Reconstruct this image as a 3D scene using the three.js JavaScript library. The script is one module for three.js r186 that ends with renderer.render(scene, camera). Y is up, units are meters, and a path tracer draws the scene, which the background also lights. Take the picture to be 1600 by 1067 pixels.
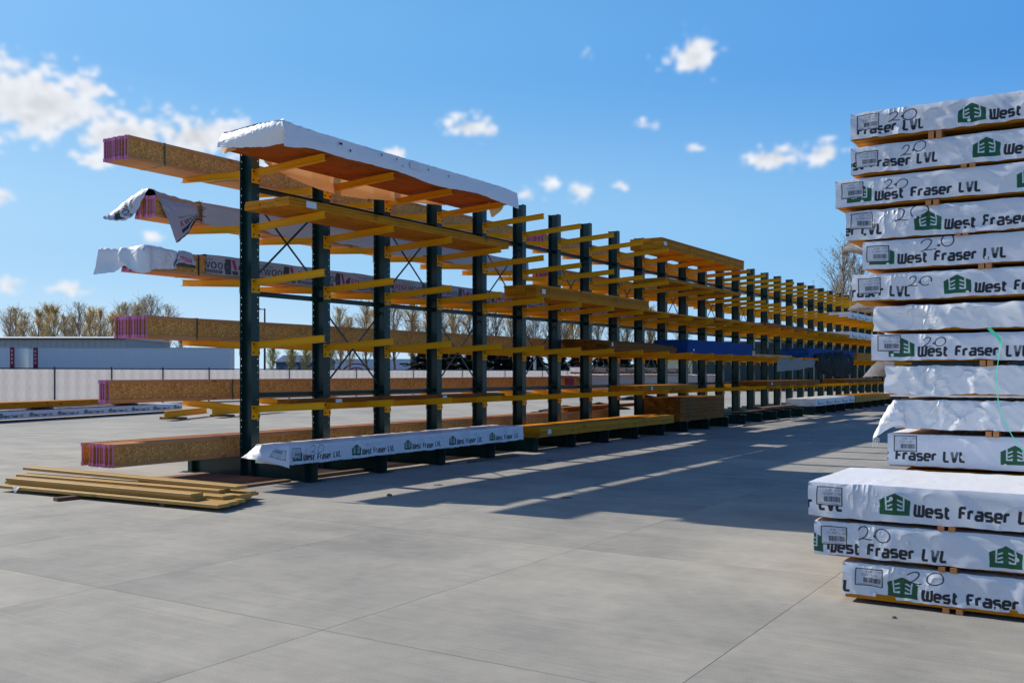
import * as THREE from 'three';
import { mergeGeometries, toCreasedNormals } from 'three/addons/utils/BufferGeometryUtils.js';

// ------------------------------------------------------------------ camera, sky, sun, exposure
const scene = new THREE.Scene();
const TH = 0.5651;                                             // heading of the rack, to the right of the view
const camera = new THREE.PerspectiveCamera(38.73, 1600 / 1067, 0.1, 3000);
camera.position.set(0, 1.55, 0);
camera.lookAt(0, 1.55, -10);
camera.setViewOffset(1600, 1067, 0, -48.5, 1600, 1067);         // level shifted lens, horizon below the middle
camera.updateProjectionMatrix();
const renderer = new THREE.WebGLRenderer({ antialias: true });
renderer.toneMapping = THREE.LinearToneMapping;
renderer.toneMappingExposure = 1.0;
renderer.shadowMap.enabled = true;

// ---- small maths
const S = Math.sin(TH), C = Math.cos(TH), OX = -3.9216, OZ = -14.498;
const PHI = Math.PI / 2 - TH;                                   // turns local x along the rack, local z to its front
const W = (a, n, h) => new THREE.Vector3(OX + S * a + C * n, h, OZ - C * a + S * n);
function rng(s) { return () => { s = (s + 0x6d2b79f5) | 0; let t = Math.imul(s ^ (s >>> 15), 1 | s); t = (t + Math.imul(t ^ (t >>> 7), 61 | t)) ^ t; return ((t ^ (t >>> 14)) >>> 0) / 4294967296; }; }
const hash = (x, y, z) => { let h = Math.imul(x, 374761393) + Math.imul(y, 668265263) + Math.imul(z, 1274126177); h = Math.imul(h ^ (h >>> 13), 1274126177); return ((h ^ (h >>> 16)) >>> 0) / 4294967296; };
const sm = (t) => t * t * (3 - 2 * t), lerp = (a, b, t) => a + (b - a) * t, clamp = (x, a = 0, b = 1) => Math.min(b, Math.max(a, x));
const sstep = (a, b, x) => sm(clamp((x - a) / (b - a)));
function noise3(x, y, z) {
  const i = Math.floor(x), j = Math.floor(y), k = Math.floor(z), u = sm(x - i), v = sm(y - j), w = sm(z - k);
  const L = (kk) => lerp(lerp(hash(i, j, kk), hash(i + 1, j, kk), u), lerp(hash(i, j + 1, kk), hash(i + 1, j + 1, kk), u), v);
  return lerp(L(k), L(k + 1), w) * 2 - 1;
}
function pnoise(x, y, p, q, s) {                                // tiling 2-D noise with p by q cells
  const i = Math.floor(x), j = Math.floor(y), u = sm(x - i), v = sm(y - j), m = (a, b) => ((a % b) + b) % b;
  const h = (a, b) => hash(m(a, p), m(b, q), s);
  return lerp(lerp(h(i, j), h(i + 1, j), u), lerp(h(i, j + 1), h(i + 1, j + 1), u), v) * 2 - 1;
}
function fbm3(x, y, z, o) { let s = 0, a = 0.5; for (let i = 0; i < o; i++) { s += a * noise3(x, y, z); x = x * 2.03 + 7.1; y = y * 2.03 + 3.7; z = z * 2.03 + 1.3; a *= 0.5; } return s; }

// ---- the sky: clear air and a few fair-weather clouds, computed
const toSun = W(-0.045, -1.43, 1).sub(W(0, 0, 0)).normalize();
{
  const w = 2048, h = 1024, data = new Float32Array(w * h * 4);
  // clouds as azimuth (right of view), elevation, half width, half height, in degrees; strength
  const CL = [[-29.5, 14.4, 5.5, 2.2, 1], [-26.3, 13.8, 4.6, 2.2, 1.1], [-21.6, 12.7, 3.6, 1.5, 1.05], [-18.0, 12.9, 3.4, 1.5, 1.1], [-15.2, 12.4, 2.2, 1, 0.9], [-23.6, 14.9, 1.6, 0.7, 0.8], [-23.4, 11.3, 0.9, 0.45, 0.8],
    [-28.5, 9.0, 1.4, 0.75, 0.95], [-24.3, 11.6, 0.7, 0.4, 0.7], [-2.5, 14.2, 1.7, 0.95, 1], [10.6, 17.6, 1.6, 1.15, 0.95], [4.3, 18.1, 0.7, 0.5, 0.6], [15.1, 12.0, 1.9, 0.85, 1.05], [17.9, 12.1, 1.0, 0.75, 0.85],
    [-7.0, 12.5, 0.7, 0.4, 0.75], [0.9, 10.4, 1.0, 0.55, 0.9], [4.1, 10.4, 0.9, 0.5, 0.55], [6.2, 10.8, 0.7, 0.32, 0.7], [2.2, 10.9, 0.6, 0.4, 0.5], [10.8, 12.8, 0.7, 0.28, 0.55], [-27.4, 4.5, 1.0, 0.6, 0.85], [-24.6, 4.4, 1.0, 0.42, 0.75], [-20.5, 7.4, 0.65, 0.32, 0.7], [7.9, 14.2, 0.55, 0.35, 0.5], [-29.9, 17.6, 0.7, 0.35, 0.7], [8.2, 16.0, 0.5, 0.4, 0.45]];
  // elevation; radiance away from the sun; radiance near it
  const AIR = [[0, 0.36, 0.63, 0.90, 0.62, 0.82, 0.98], [7, 0.16, 0.46, 0.86, 0.38, 0.66, 0.94], [18, 0.048, 0.26, 0.73, 0.17, 0.46, 0.86], [36, 0.013, 0.085, 0.32, 0.045, 0.17, 0.42], [90, 0.008, 0.045, 0.18, 0.014, 0.07, 0.24]];
  const r = rng(77);
  for (let i = 0; i < 40; i++) {                                // the rest of the sky carries more of the same
    const az = 42 + r() * 276, el = 6 + r() * 26, s = 1.5 + r() * 4.5;
    CL.push([az > 180 ? az - 360 : az, el, s, s * 0.42, 0.7 + r() * 0.4]);
  }
  for (let j = 0; j < h; j++) {
    const el = ((j + 0.5) / h - 0.5) * Math.PI, ce = Math.cos(el), y = Math.sin(el), eld = el * 180 / Math.PI;
    for (let i = 0; i < w; i++) {
      const ph = ((i + 0.5) / w - 0.5) * 2 * Math.PI, x = ce * Math.cos(ph), z = ce * Math.sin(ph), o = (j * w + i) * 4;
      let az = (ph + Math.PI / 2) * 180 / Math.PI; if (az > 180) az -= 360;
      const cs = x * toSun.x + y * toSun.y + z * toSun.z;
      // air: deep blue overhead, pale at the horizon, paler towards the sun
      const q = sm(clamp((cs + 0.25) / 1.15)), glow = 0.5 * Math.pow(clamp(cs), 30) + 0.22 * Math.pow(clamp(cs), 7);
      const air = (k) => { let p = 0; while (p < AIR.length - 2 && eld > AIR[p + 1][0]) p++; const f = sm(clamp((eld - AIR[p][0]) / (AIR[p + 1][0] - AIR[p][0]))); return lerp(lerp(AIR[p][1 + k], AIR[p + 1][1 + k], f), lerp(AIR[p][4 + k], AIR[p + 1][4 + k], f), q); };
      let R = air(0) + glow, G = air(1) + glow, B = air(2) + glow;
      if (y < 0) { const k = clamp(-y * 12); R = lerp(R, 0.20, k); G = lerp(G, 0.20, k); B = lerp(B, 0.21, k); }
      if (y > 0.02) {
        let m = -9;
        for (const c of CL) {
          let da = az - c[0]; if (da > 180) da -= 360; if (da < -180) da += 360;
          if (Math.abs(da) > c[2] * 1.7 || Math.abs(eld - c[1]) > c[3] * 2.2) continue;
          const dy = eld - c[1], q = 1 - Math.sqrt((da / c[2]) ** 2 + ((dy < 0 ? dy * 1.25 : dy) / c[3]) ** 2);
          m = Math.max(m, q * c[4] + 0.22 * (c[4] - 0.6));
        }
        if (m > -0.6) {
          const f = fbm3(az * 0.75, eld * 1.1, 4.2, 3), f2 = fbm3(az * 2.1, eld * 3.1, 9.7, 5);
          const d = sstep(0.04, 0.62, m * 0.95 + f * 0.72 + f2 * 0.85);
          const lit = 0.90 + 0.22 * f2 - 0.10 * sstep(0.5, 1.1, m);
          R = lerp(R, 0.93 * lit, d * 0.96); G = lerp(G, 0.95 * lit, d * 0.96); B = lerp(B, 1.0 * lit, d * 0.95);
        }
      }
      data[o] = R; data[o + 1] = G; data[o + 2] = B; data[o + 3] = 1;
    }
  }
  const sky = new THREE.DataTexture(data, w, h, THREE.RGBAFormat, THREE.FloatType);
  sky.mapping = THREE.EquirectangularReflectionMapping; sky.magFilter = THREE.LinearFilter; sky.minFilter = THREE.LinearFilter; sky.needsUpdate = true;
  scene.background = sky; scene.environment = sky; scene.environmentIntensity = 1;
}
const sun = new THREE.DirectionalLight(new THREE.Color(1, 0.95, 0.86), 5);
sun.position.copy(toSun).multiplyScalar(80).add(W(12, 0, 0)); sun.target.position.copy(W(12, 0, 0));
sun.castShadow = true; sun.shadow.mapSize.set(4096, 4096); sun.shadow.radius = 1.2; sun.shadow.bias = -0.0004;
Object.assign(sun.shadow.camera, { left: -45, right: 45, top: 45, bottom: -45, near: 1, far: 200 });
scene.add(sun, sun.target);

// ------------------------------------------------------------------ naming
const used = {};
const numbered = (n) => { const k = used[n] = (used[n] ?? -1) + 1; return k ? n + '_' + String(k).padStart(3, '0') : n; };
function tag(o, label, category, group, kind) { if (label) o.userData.label = label; if (category) o.userData.category = category; if (group) o.userData.group = group; if (kind) o.userData.kind = kind; return o; }
function thing(name, label, category, pos, turn = 0, group) { const g = new THREE.Group(); g.name = numbered(name); g.position.copy(pos); g.rotation.y = turn; scene.add(g); return tag(g, label, category, group); }
function part(name, geo, mat, parent, label) { const m = new THREE.Mesh(Array.isArray(geo) ? mergeGeometries(geo) : geo, mat); m.name = name; if (label) m.userData.label = label; parent.add(m); return m; }
const rackThing = (name, label, cat, a, n, h, group, turn = 0) => thing(name, label, cat, W(a, n, h), PHI + turn, group);

// ------------------------------------------------------------------ geometry helpers
function metreUV(g, ox = 0, oy = 0) {                           // uv in metres by the way a face points
  const p = g.attributes.position, q = g.attributes.normal, u = g.attributes.uv;
  for (let i = 0; i < p.count; i++) {
    const ax = Math.abs(q.getX(i)), ay = Math.abs(q.getY(i)), az = Math.abs(q.getZ(i));
    if (ay >= ax && ay >= az) u.setXY(i, p.getX(i) + ox, p.getZ(i) + oy); else if (az >= ax) u.setXY(i, p.getX(i) + ox, p.getY(i) + oy); else u.setXY(i, p.getZ(i) + ox, p.getY(i) + oy);
  }
  return g;
}
const box = (w, h, d, x = 0, y = 0, z = 0, ox = 0, oy = 0) => { const g = new THREE.BoxGeometry(w, h, d); g.translate(x, y, z); return metreUV(g, ox, oy); };
function bev(w, h, d, b = 0.003, x = 0, y = 0, z = 0, ox = 0, oy = 0) {   // box with small bevels along its long x edges
  const s = new THREE.Shape(), a = d / 2, c = h / 2;
  s.moveTo(-a + b, -c); s.lineTo(a - b, -c); s.lineTo(a, -c + b); s.lineTo(a, c - b); s.lineTo(a - b, c); s.lineTo(-a + b, c); s.lineTo(-a, c - b); s.lineTo(-a, -c + b);
  let g = new THREE.ExtrudeGeometry(s, { depth: w, bevelEnabled: false, steps: 1 });
  g.rotateY(Math.PI / 2); g.translate(-w / 2 + x, y, z);
  return metreUV(g, ox, oy);
}
function bar(p, q, w, t) {                                      // flat bar from p to q (vectors), w wide, t thick
  const d = q.clone().sub(p), l = d.length(), g = new THREE.BoxGeometry(l, w, t);
  g.applyQuaternion(new THREE.Quaternion().setFromUnitVectors(new THREE.Vector3(1, 0, 0), d.normalize())); g.translate((p.x + q.x) / 2, (p.y + q.y) / 2, (p.z + q.z) / 2);
  return g;
}
const tube = (pts, r, seg = 24, rs = 6) => new THREE.TubeGeometry(new THREE.CatmullRomCurve3(pts), seg, r, rs);
function sheet(fn, nu, nv) {                                    // a cloth surface from a function of u, v (0..1)
  const pos = [], uv = [], idx = [];
  for (let j = 0; j <= nv; j++) for (let i = 0; i <= nu; i++) { const p = fn(i / nu, j / nv); pos.push(p[0], p[1], p[2]); uv.push(p[3] ?? i / nu, p[4] ?? j / nv); }
  for (let j = 0; j < nv; j++) for (let i = 0; i < nu; i++) { const a = j * (nu + 1) + i, b = a + nu + 1; idx.push(a, a + 1, b, a + 1, b + 1, b); }
  const g = new THREE.BufferGeometry(); g.setAttribute('position', new THREE.Float32BufferAttribute(pos, 3)); g.setAttribute('uv', new THREE.Float32BufferAttribute(uv, 2)); g.setIndex(idx); g.computeVertexNormals();
  return g;
}
function sampleRow(rows, v) {                                   // rows of control points -> interpolated row (Catmull-Rom)
  const n = rows.length - 1, t = clamp(v) * n, i = Math.min(n - 1, Math.floor(t)), f = t - i, g = (k) => rows[clamp(k, 0, n)];
  const a = g(i - 1), b = g(i), c = g(i + 1), d = g(i + 2);
  return b.map((_, k) => 0.5 * (2 * b[k] + (c[k] - a[k]) * f + (2 * a[k] - 5 * b[k] + 4 * c[k] - d[k]) * f * f + (3 * b[k] - a[k] - 3 * c[k] + d[k]) * f * f * f));
}
function patch(grid, nu, nv, amp = 0, fr = 6, seed = 0) {       // smooth surface through a grid of [x,y,z] points, creased a little
  return sheet((u, v) => {
    const p = sampleRow(grid.map((row) => sampleRow(row, u)), v);
    const k = amp * crease(p[0] * fr, p[1] * fr, p[2] * fr, seed), k2 = amp * crease(p[0] * fr + 31, p[1] * fr, p[2] * fr + 17, seed + 5);
    return [p[0] + k * 0.6, p[1] + k2, p[2] + k];
  }, nu, nv);
}
function crease(x, y, z, s) { const wx = noise3(x * 0.6 + s, y * 0.6, z * 0.6) * 1.2; const a = 1 - Math.abs(noise3(x + wx + s * 3.1, y + wx, z)), b = 1 - Math.abs(noise3(x * 2.1 - wx, y * 2.1 + s, z * 2.1 + 4)); return a * a * 0.7 + b * b * 0.3 - 0.45; }

// ------------------------------------------------------------------ textures
function dataTex(w, h, fn, srgb = true) {
  const d = new Uint8Array(w * h * 4), lin = (v) => Math.round(255 * (srgb ? (v <= 0.0031308 ? v * 12.92 : 1.055 * Math.pow(v, 1 / 2.4) - 0.055) : v));
  for (let j = 0; j < h; j++) for (let i = 0; i < w; i++) { const c = fn(i, j), o = (j * w + i) * 4; d[o] = lin(clamp(c[0])); d[o + 1] = lin(clamp(c[1])); d[o + 2] = lin(clamp(c[2])); d[o + 3] = 255; }
  const t = new THREE.DataTexture(d, w, h); t.wrapS = t.wrapT = THREE.RepeatWrapping; t.magFilter = THREE.LinearFilter; t.minFilter = THREE.LinearMipmapLinearFilter; t.generateMipmaps = true; t.anisotropy = 8;
  if (srgb) t.colorSpace = THREE.SRGBColorSpace; t.needsUpdate = true; return t;
}
function canvasTex(w, h, draw, flip) {
  const c = document.createElement('canvas'), k = c.getContext('2d'); c.width = w; c.height = h; if (flip) { k.translate(0, h); k.scale(1, -1); } draw(k, w, h);
  const t = new THREE.CanvasTexture(c); t.colorSpace = THREE.SRGBColorSpace; t.wrapS = t.wrapT = THREE.RepeatWrapping; t.magFilter = THREE.LinearFilter; t.anisotropy = 8; return t;
}
const rep = (t, x, y) => { t.repeat.set(1 / x, 1 / y); return t; };
// concrete: broomed grain, mottling, stains, fine pits (tile 9 m)
const N = 2048, concrete = (() => {
  const q = (i, j, p, s, sx = 1) => pnoise(i / N * p * sx, j / N * p, p * sx, p, s);
  const r = rng(5), spots = []; for (let k = 0; k < 46; k++) spots.push([r() * N, r() * N, 5 + r() * r() * 70, r() * 0.16 - 0.03, 1 + r() * 2.5]);
  const stain = new Float32Array(512 * 512);
  for (const [sx, sy, rad, a, el] of spots) for (let y = -rad * el / 4 - 2; y < rad * el / 4 + 2; y++) for (let x = -rad / 4 - 2; x < rad / 4 + 2; x++) {
    const i = ((Math.round(sx / 4 + x) % 512) + 512) % 512, j = ((Math.round(sy / 4 + y) % 512) + 512) % 512;
    const d = Math.hypot(x / (rad / 4), y / (rad * el / 4)) + 0.5 * noise3(i * 0.12, j * 0.12, 3); stain[j * 512 + i] += a * sstep(1, 0.5, d);
  }
  return rep(dataTex(N, N, (i, j) => {
    const m = 0.38 * q(i, j, 5, 1) + 0.3 * q(i, j, 14, 2) + 0.2 * q(i, j, 37, 3) + 0.16 * q(i, j, 110, 7);
    const br = 0.6 * pnoise(i / N * 10, j / N * 420, 10, 420, 4) + 0.4 * pnoise(i / N * 24, j / N * 900, 24, 900, 6);
    const sweep = pnoise(i / N * 3, j / N * 30, 3, 30, 8);
    const fine = hash(i, j, 9) - 0.5, pit = hash(i, j, 12) > 0.9985 ? -0.35 : 0;
    const st = stain[(j >> 2) * 512 + (i >> 2)];
    let v = 0.315 * (1 + 0.36 * m + 0.075 * br + 0.06 * sweep + 0.15 * fine + pit - st);
    return [v * (1.0 + 0.02 * m), v * 0.925, v * (0.785 - 0.03 * m)];
  }), 9, 9);
})();
const concreteBump = rep(dataTex(1024, 1024, (i, j) => { const v = 0.5 + 0.22 * pnoise(i / 1024 * 8, j / 1024 * 340, 8, 340, 21) + 0.18 * (hash(i, j, 22) - 0.5) + 0.1 * pnoise(i / 1024 * 40, j / 1024 * 40, 40, 40, 23); return [v, v, v]; }, false), 4.5, 4.5);
// oriented strand board: overlapping flakes (tile 1.2 m)
const osb = rep(canvasTex(1024, 1024, (c, w) => {
  const r = rng(11); c.fillStyle = '#9c7a4a'; c.fillRect(0, 0, w, w);
  const pal = [[176, 140, 88], [166, 130, 78], [186, 152, 100], [156, 118, 70], [170, 130, 78], [140, 104, 60], [162, 122, 70], [192, 160, 110]];
  for (let k = 0; k < 9000; k++) {
    const x = r() * w, y = r() * w, a = (r() < 0.5 ? r() : r() * r()) * Math.PI, l = 14 + r() * 58, t = 4 + r() * 14, p = pal[Math.floor(r() * 8)], v = 0.85 + r() * 0.3;
    c.fillStyle = `rgba(${p[0] * v | 0},${p[1] * v | 0},${p[2] * v | 0},0.85)`;
    for (const dx of [0, -w, w]) for (const dy of [0, -w, w]) {
      if (x + dx < -80 || x + dx > w + 80 || y + dy < -80 || y + dy > w + 80) continue;
      c.save(); c.translate(x + dx, y + dy); c.rotate(a + Math.PI / 2); c.beginPath(); c.moveTo(-l / 2, -t / 3); c.lineTo(l / 2 - 4, -t / 2); c.lineTo(l / 2, t / 3); c.lineTo(-l / 2 + 5, t / 2); c.fill();
      if (r() < 0.35) { c.strokeStyle = 'rgba(86,58,28,0.3)'; c.lineWidth = 1; c.stroke(); } c.restore();
    }
  }
}), 0.95, 0.95);
const wood = rep(dataTex(1024, 512, (i, j) => {                 // planed softwood, grain along x (tile 2.4 x 0.6 m)
  const wv = 2.2 * pnoise(i / 1024 * 6, j / 512 * 5, 6, 5, 31) + 0.8 * pnoise(i / 1024 * 14, j / 512 * 20, 14, 20, 32);
  const ring = 0.5 + 0.5 * Math.sin((j / 512 * 36 + wv) * 6.283), f = pnoise(i / 1024 * 30, j / 512 * 256, 30, 256, 33), kn = Math.max(0, pnoise(i / 1024 * 9, j / 512 * 7, 9, 7, 34) - 0.72) * 3;
  const v = 0.86 + 0.12 * ring + 0.09 * f + 0.08 * pnoise(i / 1024 * 4, j / 512 * 3, 4, 3, 35) - kn * 0.7;
  return [0.56 * v, 0.335 * v * (1 - 0.1 * ring * 0.5), 0.16 * v * (1 - kn * 0.3)];
}), 2.4, 0.6);
const lvl = rep(dataTex(1024, 512, (i, j) => {                  // sealed laminated veneer (tile 3 x 0.6 m)
  const f = pnoise(i / 1024 * 26, j / 512 * 240, 26, 240, 41), b = pnoise(i / 1024 * 10, j / 512 * 16, 10, 16, 42), lay = pnoise(i / 1024 * 3, j / 512 * 190, 3, 190, 45), kn = Math.max(0, pnoise(i / 1024 * 15, j / 512 * 9, 15, 9, 43) - 0.62) * 2.2;
  const v = 0.9 + 0.13 * f + 0.13 * b + 0.12 * lay - kn * 0.8;
  return [0.57 * v, 0.21 * v * (1 - 0.15 * kn), 0.004 * v];
}), 3, 0.6);
const wrapBump = rep(dataTex(1024, 1024, (i, j) => {            // crumpled woven plastic (tile 1.3 m)
  const q = (p, s) => pnoise(i / 1024 * p, j / 1024 * p, p, p, s), wv = 0.05 * q(5, 51), x = i / 1024 + wv, y = j / 1024 + 0.05 * q(6, 52);
  const rd = (p, s) => 1 - Math.abs(pnoise(x * p, y * p, p, p, s));
  const mk = sstep(-0.25, 0.45, q(4, 57)), mk2 = sstep(-0.1, 0.5, q(5, 58));
  const v = 0.34 * Math.pow(rd(4, 53), 3) * (0.4 + 0.6 * mk) + 0.26 * Math.pow(rd(13, 54), 2.5) * mk + 0.2 * Math.pow(rd(34, 55), 2) * mk2 * mk + 0.02 * hash(i, j, 56);
  return [v, v, v];
}, false), 1.3, 1.3);
// ---- print on the wraps: letters as strokes on a unit grid (cap height 1)
const GL = {
  W: [0.92, [[0, 0.98], [0.02, 0.12], [0.1, 0], [0.8, 0], [0.88, 0.1], [0.88, 0.98]], [[0.44, 0.92], [0.44, 0.02]]],
  e: [0.62, [[0.04, 0.34], [0.58, 0.34], [0.58, 0.55], [0.48, 0.66], [0.1, 0.66], [0, 0.56], [0, 0.1], [0.1, 0], [0.56, 0]]],
  s: [0.6, [[0.56, 0.66], [0.08, 0.66], [0, 0.58], [0, 0.42], [0.08, 0.34], [0.5, 0.34], [0.57, 0.26], [0.57, 0.08], [0.5, 0], [0, 0]]],
  t: [0.46, [[0.1, 0.92], [0.1, 0.1], [0.2, 0], [0.42, 0]], [[-0.06, 0.66], [0.4, 0.66]]],
  F: [0.62, [[0.05, 0], [0.05, 0.82], [0.14, 0.93], [0.6, 0.93]], [[0.07, 0.48], [0.52, 0.48]]],
  r: [0.46, [[0.02, 0], [0.02, 0.68]], [[0.02, 0.5], [0.14, 0.66], [0.44, 0.66]]],
  a: [0.62, [[0.06, 0.66], [0.5, 0.66], [0.58, 0.56], [0.58, 0], [0.08, 0], [0, 0.08], [0, 0.26], [0.08, 0.34], [0.56, 0.34]]],
  L: [0.56, [[0.02, 1], [0.02, 0.1], [0.1, 0], [0.54, 0]]], V: [0.72, [[0, 1], [0.28, 0.02], [0.4, 0.02], [0.68, 1]]], ' ': [0.34],
};
function strokeText(c, str, x, y, h, w = 0.235) {                // c in metres, y up
  c.lineCap = 'butt'; c.lineJoin = 'round'; c.lineWidth = w * h; c.strokeStyle = '#17161c';
  for (const ch of str) {
    const g = GL[ch];
    for (const l of g.slice(1)) { c.beginPath(); l.forEach(([px, py], i) => c[i ? 'lineTo' : 'moveTo'](x + (px * 0.78 + py * 0.05) * h, y + (py + w / 2) * h)); c.stroke(); }
    if (ch === 'V') { c.strokeStyle = '#d4d5da'; c.lineWidth = 0.035 * h; for (let k = 0; k < 6; k++) { c.beginPath(); c.moveTo(x - 0.08 * h, y + (0.55 + k * 0.11) * h); c.lineTo(x + 0.74 * h, y + (0.55 + k * 0.11) * h); c.stroke(); } c.lineWidth = w * h; c.strokeStyle = '#17161c'; }
    x += (g[0] * 0.78 + 0.235) * h;
  }
  return x;
}
function txt(c, str, x, y, size, bold, up) { c.save(); c.translate(x, y); c.scale(size / 100, up ? -size / 100 : size / 100); c.font = (bold ? 'bold ' : '') + '100px sans-serif'; c.fillText(str, 0, 0); const w = c.measureText(str).width * size / 100; c.restore(); return w; }
function logo(c, x, y, w) {
  const P = (a, f) => { c.beginPath(); a.forEach(([px, py], i) => c[i ? 'lineTo' : 'moveTo'](x + px * w, y + py * w)); if (f) { c.closePath(); c.fill(); } else c.stroke(); };
  c.fillStyle = '#07512f'; P([[0, 0], [0, 0.52], [0.5, 0.78], [1, 0.52], [1, 0]], 1);
  c.strokeStyle = '#d4d6dc'; c.lineWidth = 0.055 * w; c.lineJoin = 'miter';
  for (const s of [1, -1]) { const m = (a) => a.map(([px, py]) => [s > 0 ? px : 1 - px, py]); P(m([[0.21, 0.66], [0.21, 0.19], [0.42, 0.19]])); P(m([[0.25, 0.31], [0.42, 0.39]])); P(m([[0.25, 0.47], [0.42, 0.55]])); c.fillStyle = '#d4d6dc'; P(m([[0.25, 0.19], [0.42, 0.19], [0.42, 0.27]]), 1); }
}
function paperLabel(c, x, y, w, h, dim) {
  c.fillStyle = '#c6c8ce'; c.fillRect(x, y, w, h); c.strokeStyle = '#1b1b20'; c.lineWidth = 0.006; c.strokeRect(x, y, w, h);
  const r = rng(Math.floor(x * 999 + w * 77 + dim.length));
  c.fillStyle = '#3a3a42'; txt(c, '2.0E', x + w * 0.34, y + h * 0.77, 0.022, 0, 1); txt(c, '1.75"', x + w * 0.68, y + h * 0.77, 0.022, 0, 1); txt(c, dim, x + w * 0.22, y + h * 0.57, 0.022, 0, 1);
  c.fillStyle = '#2a2a30'; for (let q = 0.3; q < 0.92; q += 0.012 + r() * 0.02) c.fillRect(x + q * w, y + h * 0.18, (0.006 + r() * 0.012) * w, h * 0.3);
  c.fillStyle = '#77787f'; c.fillRect(x + 0.08 * w, y + 0.07 * h, 0.8 * w, 0.03 * h);
}
function handwriting(c, x, y, h, dot, seed = 1) {               // "2.0" in marker
  const r = rng(seed * 7 + 3); h *= 0.9 + r() * 0.35; c.save(); c.translate(x, y); c.transform(1 + r() * 0.3, (r() - 0.5) * 0.25, (r() - 0.3) * 0.5, 1, 0, 0); x = y = 0;
  c.strokeStyle = '#23242c'; c.lineWidth = 0.007; c.lineCap = 'round';
  c.beginPath(); c.moveTo(x, y + 0.72 * h); c.bezierCurveTo(x + 0.2 * h, y + 1.15 * h, x + 0.75 * h, y + 1.05 * h, x + 0.6 * h, y + 0.6 * h); c.bezierCurveTo(x + 0.5 * h, y + 0.3 * h, x + 0.25 * h, y + 0.1 * h, x, y); c.bezierCurveTo(x + 0.3 * h, y + 0.22 * h, x + 0.6 * h, y - 0.05 * h, x + 0.85 * h, y + 0.05 * h); c.stroke();
  if (dot) { c.beginPath(); c.arc(x + 1.05 * h, y + 0.03, 0.006, 0, 7); c.stroke(); }
  c.beginPath(); c.ellipse(x + 1.6 * h, y + (0.4 + r() * 0.25) * h, (0.36 + r() * 0.2) * h, (0.45 + r() * 0.18) * h, -0.8 * r(), 0, 7); c.stroke(); c.restore();
}
function lvlPrint(L, H, o) {                                    // one face of a wrapped bundle, L by H metres
  return canvasTex(o.px ?? 2048, 128, (c, w, h) => {
    c.fillStyle = '#d8d9de'; c.fillRect(0, 0, w, h);
    const r = rng(o.seed ?? 1); for (let k = 0; k < 60; k++) { c.fillStyle = `rgba(90,88,90,${0.03 + r() * 0.06})`; c.fillRect(r() * w, r() * h, 1 + r() * 22, 1 + r() * 3); }
    for (let k = 0; k < 9; k++) { c.fillStyle = `rgba(40,38,36,${0.3 + r() * 0.5})`; c.fillRect(r() * w, r() * h, 1 + r() * 4, 1 + r() * 3); }
    c.setTransform(w / L, 0, 0, -h / H, 0, h);
    const lw = o.lw ?? 0.19, per = o.per ?? 1.2192;
    if (o.logo != null) for (let x = o.logo - per; x < L; x += per) { logo(c, x, o.y ?? 0.035, lw); strokeText(c, 'West Fraser LVL', x + lw + 0.03, (o.y ?? 0.035) - (o.drop ?? 0.005), o.th ?? 0.076); }
    if (o.label) paperLabel(c, o.label[0], o.label[1], 0.165, 0.125, o.dim ?? '9.50" x 20\'');
    if (o.hand != null) handwriting(c, o.hand, H - 0.108, 0.08, o.dot ?? true, o.seed);
  });
}
function joistPrint(L, H, y0) {                                 // print of the joist wraps
  return canvasTex(2048, 128, (c, w, h) => {
    c.fillStyle = '#bfc0c6'; c.fillRect(0, 0, w, h); c.setTransform(w / L, 0, 0, h / H, 0, 0);
    for (let x = -0.86; x < L; x += 1.22) {
      const y = y0, G = '#46464d', P = '#c2186f'; c.fillStyle = G; c.fillRect(x, y - 0.03, 0.115, 0.27); c.fillStyle = P; c.fillRect(x + 0.03, y + 0.09, 0.05, 0.03);
      c.beginPath(); c.moveTo(x + 0.13, y - 0.03); c.lineTo(x + 0.19, y - 0.03); c.lineTo(x + 0.235, y + 0.15); c.lineTo(x + 0.175, y + 0.15); c.fill(); c.fillStyle = G; c.beginPath(); c.moveTo(x + 0.13, y + 0.17); c.lineTo(x + 0.24, y + 0.17); c.lineTo(x + 0.26, y + 0.24); c.lineTo(x + 0.15, y + 0.24); c.fill();
      c.beginPath(); c.moveTo(x + 0.26, y + 0.08); c.lineTo(x + 0.34, y + 0.03); c.lineTo(x + 0.34, y + 0.15); c.lineTo(x + 0.26, y + 0.14); c.fill(); c.fillStyle = P; c.fillRect(x + 0.34, y + 0.02, 0.028, 0.17); c.fillRect(x + 0.32, y + 0.02, 0.07, 0.025);
      const w2 = txt(c, 'PINK', x + 0.385, y + 0.16, 0.165, 1); c.fillStyle = G; txt(c, 'WOOD', x + 0.39 + w2, y + 0.16, 0.165, 1);
      txt(c, 'Fire Rated I-Joists', x + 0.6, y + 0.02, 0.05); c.fillRect(x + 0.3, y + 0.185, 0.86, 0.05); c.fillStyle = '#c9cacf'; for (let k = 0; k < 22; k++) c.fillRect(x + 0.34 + k * 0.036, y + 0.203, 0.024, 0.014);
    }
  });
}

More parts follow.
